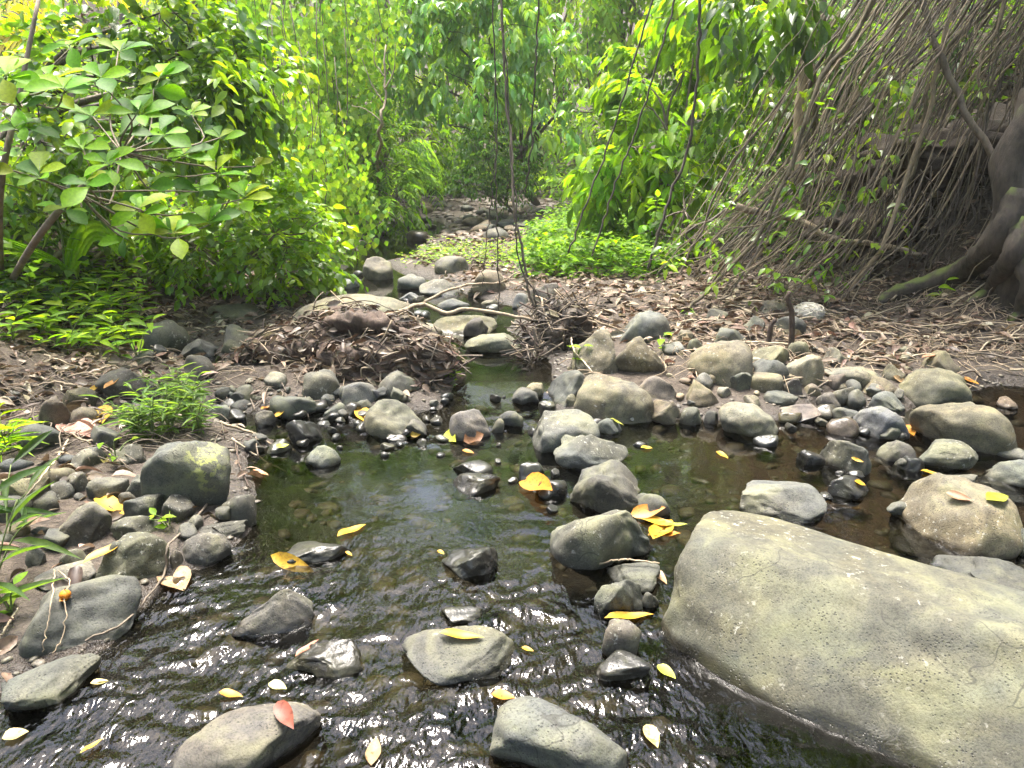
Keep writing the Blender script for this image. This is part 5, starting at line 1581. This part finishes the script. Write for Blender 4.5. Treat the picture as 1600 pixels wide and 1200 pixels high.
def palm_seedling():
    b = hit(105, 475); Y = b[1]; pass
    root = thing('palm_seedling', b, 'young palm with broad pleated leaves in front of the rosette shrub', 'palm')
    r = np.random.default_rng(4)
    st = [tube(crv([b, at_y(103, 440, Y), at_y(105, 415, Y)], 8) - b, np.linspace(.014, .010, 8), 6)]
    V, Q = join(st); link('stem', mk_mesh('stem', V, Q, M_STEMG), root)
    V, Q = tube(crv([at_y(100, 430, Y), at_y(98, 380, Y), at_y(90, 345, Y), at_y(76, 315, Y), at_y(50, 300, Y - .2), at_y(0, 285, Y - .4)], 20) - b, np.linspace(.010, .005, 20), 6)
    link('leaf_stalk', mk_mesh('leaf_stalk', V, Q, M_STEMG), root)
    def pleat(pts, w, col, n=16, m=9, prof=.8):
        C = crv(pts, n); T = nrm(np.gradient(C, axis=0)); s = nrm(np.cross(T, np.array([0, -1.0, .25])))
        nn = np.cross(s, T)
        t = np.linspace(0, 1, n); ww = w * np.sin(np.pi * np.clip(t * .96 + .02, 0, 1) ** prof) ** .8 + .004
        u = np.linspace(-1, 1, m)
        V = C[:, None] + s[:, None] * (u[None, :, None] * ww[:, None, None]) + nn[:, None] * ((np.arange(m) % 2)[None, :, None] * .006 + .25 * np.abs(u)[None, :, None] * ww[:, None, None])
        link('leaf', mk_mesh('leaf', V.reshape(-1, 3) - b, grid_faces(n, m), M_LEAF_O, False), root, color=col)
    pleat([at_y(110, 425, Y), at_y(122, 395, Y), at_y(138, 366, Y - .03), at_y(160, 362, Y - .06), at_y(178, 378, Y - .1), at_y(188, 400, Y - .12)], .075, (.20, .36, .02))
    pleat([at_y(106, 425, Y), at_y(108, 400, Y), at_y(112, 378, Y), at_y(117, 358, Y)], .028, (.17, .33, .02))
    pleat([at_y(112, 427, Y), at_y(85, 408, Y - .05), at_y(50, 392, Y - .15), at_y(0, 374, Y - .3), at_y(-60, 362, Y - .45)], .030, (.16, .34, .02))
    pleat([at_y(95, 462, Y), at_y(85, 445, Y), at_y(70, 432, Y), at_y(55, 425, Y)], .035, (.10, .17, .03))
palm_seedling()
for pts, rr, lab in [([(5,420),(45,375),(75,340),(110,325)], .022, 'pale crooked stem crossing behind the young palm'), ([(40,450),(75,410),(130,375),(215,345)], .026, 'pale stem slanting up to the right behind the young palm'), ([(110,415),(160,395),(200,370),(240,350)], .022, 'pale stem behind the pleated palm leaf')]:
    q = hit(*pts[0]); strand('slanting_sapling', [q - np.array([0, 0, .05])] + [at_y(a, c, q[1] + .15 * (k + 1)) for k, (a, c) in enumerate(pts[1:])], rr, rr * .6, M_PALE, lab, 'stem', 16, .004, 8)

def frond(root, b, pts, n, ll, cols, r, hangd=0.5, w=.09):
    C = crv(pts, n); V, Q = tube(C - b, np.linspace(.012, .004, n), 5); link('frond_rib', mk_mesh('frond_rib', V, Q, M_STEMG), root)
    T = nrm(np.gradient(C, axis=0)); s = nrm(np.cross(T, np.array([0, 0, 1.0])) + 1e-3)
    L = Leaves()
    for sg in (-1, 1):
        X = T * .45 + s * sg + r.normal(0, .06, (n, 3)); X[:, 2] -= hangd
        L.add(C, X, np.array([0, -.3, 1.0]) + r.normal(0, .1, (n, 3)), ll * np.sin(np.pi * np.linspace(.12, .95, n)) ** .6, w, pal(cols, n, r))
    return L
def palm(name, label, basepx, Y, fr, cols, seed, ll):
    r = np.random.default_rng(seed); b = ground_below(at_y(basepx, 300, Y))
    root = thing(name, b, label, 'palm'); A = Leaves()
    for pts in fr:
        L = frond(root, b, [at_y(a, c, Y + dy) for a, c, dy in pts], 34, ll, cols, r)
        A.a += L.a
    V, Q = tube(crv([b, at_y(*fr[0][0][:2], Y)], 8) - b, .06, 8); link('trunk', mk_mesh('trunk', V, Q, M_BARK), root)
    A.build(root, 'blade', 2, 120, part='leaflet', mass='foliage', minpx=6)
palm('yellow_palm', 'yellowish palm fronds glowing in the top left corner', -60, 9.5, [[(-40,90,0),(0,20,0),(60,-10,0),(130,40,-.2)],[(-40,90,0),(20,40,0),(100,30,0),(190,60,-.3)],[(-40,90,0),(-10,60,0),(40,60,-.3),(90,110,-.5)],[(-40,90,0),(40,-30,0),(140,-30,0),(230,20,0)]], G['yel'], 7, .42)
palm('young_palm', 'blue-green palm fronds drooping beside the feathery tree', 650, 15, [[(645,330,0),(630,250,0),(655,215,0),(690,270,-.3)],[(645,330,0),(640,260,0),(670,245,0),(685,320,-.3)],[(645,330,0),(650,280,0),(640,250,-.3),(615,300,-.6)]], G['cool'], 8, .5)

# ------------------------------------------------------------------ ground cover
def cover(name, label, n, seed, region, cols, size, kind='ovate', h=(0, .15), wid=.5, up=.6, rows=1):
    r = np.random.default_rng(seed)
    x, y = region(r, n)
    z = Hb(x, y); k = z > wz(y) + .03; x, y, z = x[k], y[k], z[k]; n = len(x)
    hh = r.uniform(0, 1, n) ** 1.5 * (h[1] - h[0]) + h[0]
    hh = hh * (0.6 + 0.7 * (0.5 + 0.5 * noise2(x, y, 1.4, 2, 8)))
    P = np.stack([x, y, z + hh], -1); a = r.uniform(0, 6.283, n)
    X = np.stack([np.cos(a), np.sin(a), r.uniform(-.3, up, n)], -1)
    L = Leaves(); L.add(P, X, np.array([0, -.3, 1.0]) + r.normal(0, .35, (n, 3)), size * r.uniform(.6, 1.3, n), wid, pal(cols, n, r, .3))
    P, X, Z, S, W, C = L.a[0]
    V, Fc, cc = bake(P, X, Z, S, W, leaf_t(kind, rows), C)
    tag(link(name, mk_mesh(name, V, Fc, M_LEAF_V, True, cc)), label, 'ground cover', None, 'stuff')
def reg_px(x0, x1, y0, y1, f=None):
    def g(r, n):
        A = [hit(r.uniform(x0, x1), r.uniform(y0, y1)) for _ in range(n // 12)]
        A = np.array(A); x = np.repeat(A[:, 0], 12) + r.normal(0, .14, len(A) * 12); y = np.repeat(A[:, 1], 12) + r.normal(0, .14, len(A) * 12)
        if f is not None:
            px, py = to_px(np.stack([x, y, Hb(x, y)], -1)); k = f(px, py); x, y = x[k], y[k]
        return x, y
    return g
cover('sunlit_ground_cover', 'bright sunlit weeds on the far right bank below the big-leaved shrub', 12000, 401, reg_px(820, 1040, 335, 432, lambda a, c: c > 330 + np.maximum(0, 880 - a) * 0.9), G['bright'][:2] + G['mid'], .09, h=(0, .34))
cover('bar_weeds', 'thin weeds along the far edge of the leafy bar', 1800, 402, reg_px(630, 870, 385, 415), G['bright'] + G['vine'], .06, h=(0, .12), kind='lance', wid=.25)
def slope_reg(side, y0, y1, wd):
    def g(r, n):
        y = r.uniform(y0, y1, n); e = np.abs(r.normal(0, wd, n))
        x = (np.interp(y, *XL) - .25 - e) if side < 0 else (np.interp(y, *XR) + .3 + e)
        return x, y
    return g
cover('slope_undergrowth', 'mixed green undergrowth on the left wooded slope', 16000, 403, slope_reg(-1, 5.2, 20, 2.2), G['mid'] + G['bright'][:1] + G['dark'], .13, h=(0, .6))
cover('slope_undergrowth', 'mixed green undergrowth on the right wooded slope', 16000, 404, slope_reg(1, 7.6, 20, 2.4), G['mid'] + G['bright'][:1] + G['dark'], .13, h=(0, .6))
cover('back_undergrowth', 'undergrowth on the hillside closing the view behind the stream', 14000, 405, lambda r, n: (r.uniform(-14, 14, n), r.uniform(21, 36, n)), G['mid'] + G['dark'], .24, h=(0, 1.4))

# ------------------------------------------------------------------ pebbles and gravel
r_ = np.random.default_rng(55)
def pebbles(n, x0, x1, y0, y1, label, group, tints, size=(.018, .05)):
    protos = [stone_shape(900 + q, 3, 2.3, 5) for q in range(5)]
    for _ in range(n):
        px, py = r_.uniform(x0, x1), r_.uniform(y0, y1)
        p, nn = pick(px, py)
        if 'left shore' in group and p[2] < wz(p[1]) + .02: continue
        if abs(p[2] - max(float(Hb(p[0], p[1])), float(wz(p[1])))) > .03: continue
        V, F0 = protos[r_.integers(0, 5)]
        s = r_.uniform(*size); sc_ = np.array([s, s * r_.uniform(.6, 1), s * r_.uniform(.45, .8)])
        a = r_.uniform(0, 6.28); R = np.array([[math.cos(a), -math.sin(a), 0], [math.sin(a), math.cos(a), 0], [0, 0, 1]])
        W_ = (V * sc_) @ R.T
        wt = 1.0 if p[2] < wz(p[1]) + .02 else 0.0
        me = mk_mesh('pebble', W_, F0, M_STONE, True, None, {'wet': np.full(len(V), .85 * wt)})
        t = TINT[tints[r_.integers(0, len(tints))]]
        tag(link('pebble', me, loc=tuple(p + np.array([0, 0, sc_[2] * .3])), color=tuple(np.array(t) * .6 * r_.uniform(.8, 1.15))), label, 'pebble', group)
pebbles(34, 0, 400, 590, 880, 'dark rounded cobble filling the gaps of the left shore', 'left shore cobbles', 'mdd', (.04, .09))
pebbles(40, 330, 700, 600, 670, 'small dark cobble in the row below the leaf heap', 'cobbles below the leaf heap', 'mdwg', (.035, .075))
pebbles(9, 560, 830, 470, 530, 'cobble in the narrow channel around the wide low boulder', 'channel cobbles', 'gpmb', (.05, .11))
pebbles(40, 1050, 1420, 540, 680, 'cobble filling the gaps of the right stone bar', 'right bar cobbles', 'gpokm', (.04, .085))
pebbles(16, 0, 400, 560, 920, 'small pebble between the larger stones of the left shore', 'left shore pebbles', 'mgdn', (.02, .05))
pebbles(36, 1040, 1420, 560, 660, 'small pebble between the cobbles of the right stone bar', 'right bar pebbles', 'kpomn', (.018, .045))
pebbles(34, 380, 720, 600, 720, 'small wet pebble in the shallows below the leaf heap', 'shallows pebbles', 'wdm', (.018, .045))
pebbles(26, 760, 1010, 610, 800, 'small wet pebble in the riffle below the tan boulder', 'riffle pebbles', 'wdmb', (.018, .04))
pebbles(24, 520, 880, 405, 500, 'small stone in the far shallows and on the leafy bar', 'far shallows stones', 'gmb', (.03, .07))
pebbles(50, 640, 860, 320, 380, 'small far stone in the dim stream bed beyond the leafy bar', 'far bed stones', 'mdn', (.06, .2))
pebbles(12, 1280, 1600, 650, 800, 'small wet pebble in the right pool', 'right pool pebbles', 'wdm', (.02, .05))

def gravel(name, label, pts, size, tint, seed, sink):
    r = np.random.default_rng(seed); protos = [stone_shape(950 + q, 2, 2.2, 4) for q in range(4)]
    n = len(pts); parts = []
    for q in range(4):
        V, F0 = protos[q]; P = pts[q::4]; m = len(P)
        s = r.uniform(*size, m); a = r.uniform(0, 6.28, m)
        S = np.stack([s, s * r.uniform(.6, 1, m), s * r.uniform(.4, .7, m)], -1)
        W_ = V[None] * S[:, None]; ca_, sa_ = np.cos(a)[:, None], np.sin(a)[:, None]
        W_ = np.stack([W_[..., 0] * ca_ - W_[..., 1] * sa_, W_[..., 0] * sa_ + W_[..., 1] * ca_, W_[..., 2]], -1) + P[:, None]
        W_[..., 2] -= sink * S[:, None, 2]
        parts.append((W_.reshape(-1, 3), [(F0[None] + (np.arange(m) * len(V))[:, None, None]).reshape(-1, 3)]))
    V, Q = join(parts)
    tag(link(name, mk_mesh(name, V, Q, M_STONE, True, None, {'wet': np.full(len(V), .45)}), color=tint), label, 'gravel', None, 'stuff')
x = r_.uniform(-2.3, 3.6, 1300); y = r_.uniform(1.2, 4.6, 1300); k = SDb(x, y) < -.05; x, y = x[k], y[k]
gravel('bed_gravel', 'brown pebbles on the bed seen through the water', np.stack([x, y, Hb(x, y)], -1), (.010, .065), (.15, .115, .075), 5, .35)
x = r_.uniform(-2.8, 4, 9000); y = r_.uniform(1.2, 7, 9000); sd = SDb(x, y); k = (sd > -.03) & (sd < .22); x, y = x[k], y[k]
gravel('shore_gravel', 'dark fine gravel along the waterline', np.stack([x, y, Hb(x, y)], -1), (.006, .022), (.17, .15, .125), 6, .1)
x = r_.uniform(-2.6, 2.8, 1500); y = r_.uniform(10.5, 23, 1500); k = SDb(x, y) > -.1; x, y = x[k], y[k]
gravel('far_gravel', 'dim brown gravel of the far stream bed', np.stack([x, y, Hb(x, y)], -1), (.03, .12), (.12, .09, .07), 7, .1)
# ------------------------------------------------------------------ thin haze added for milky lens glare over the background
def haze_box():
    s = NT('glare_haze'); s.t.nodes.remove(s.t.nodes[0]) if False else None
    pv = s.n('ShaderNodeVolumePrincipled'); pv.inputs['Color'].default_value = (0.93, 0.96, 0.92, 1); pv.inputs['Density'].default_value = 0.0012
    pv.inputs['Anisotropy'].default_value = 0.3
    s.l(pv.outputs[0], s.out.inputs['Volume'])
    x0, x1, y0, y1, z0, z1 = -91, 91, -26, 161, -1.6, 27
    V = np.array([(x, y, z) for z in (z0, z1) for y in (y0, y1) for x in (x0, x1)], float)
    Q = np.array([(0, 2, 3, 1), (4, 5, 7, 6), (0, 1, 5, 4), (2, 6, 7, 3), (0, 4, 6, 2), (1, 3, 7, 5)])
    tag(link('haze', mk_mesh('haze', V, Q, s.m, False)), 'thin haze added as milky lens glare over the stream and woods', 'haze', None, 'stuff')
haze_box()
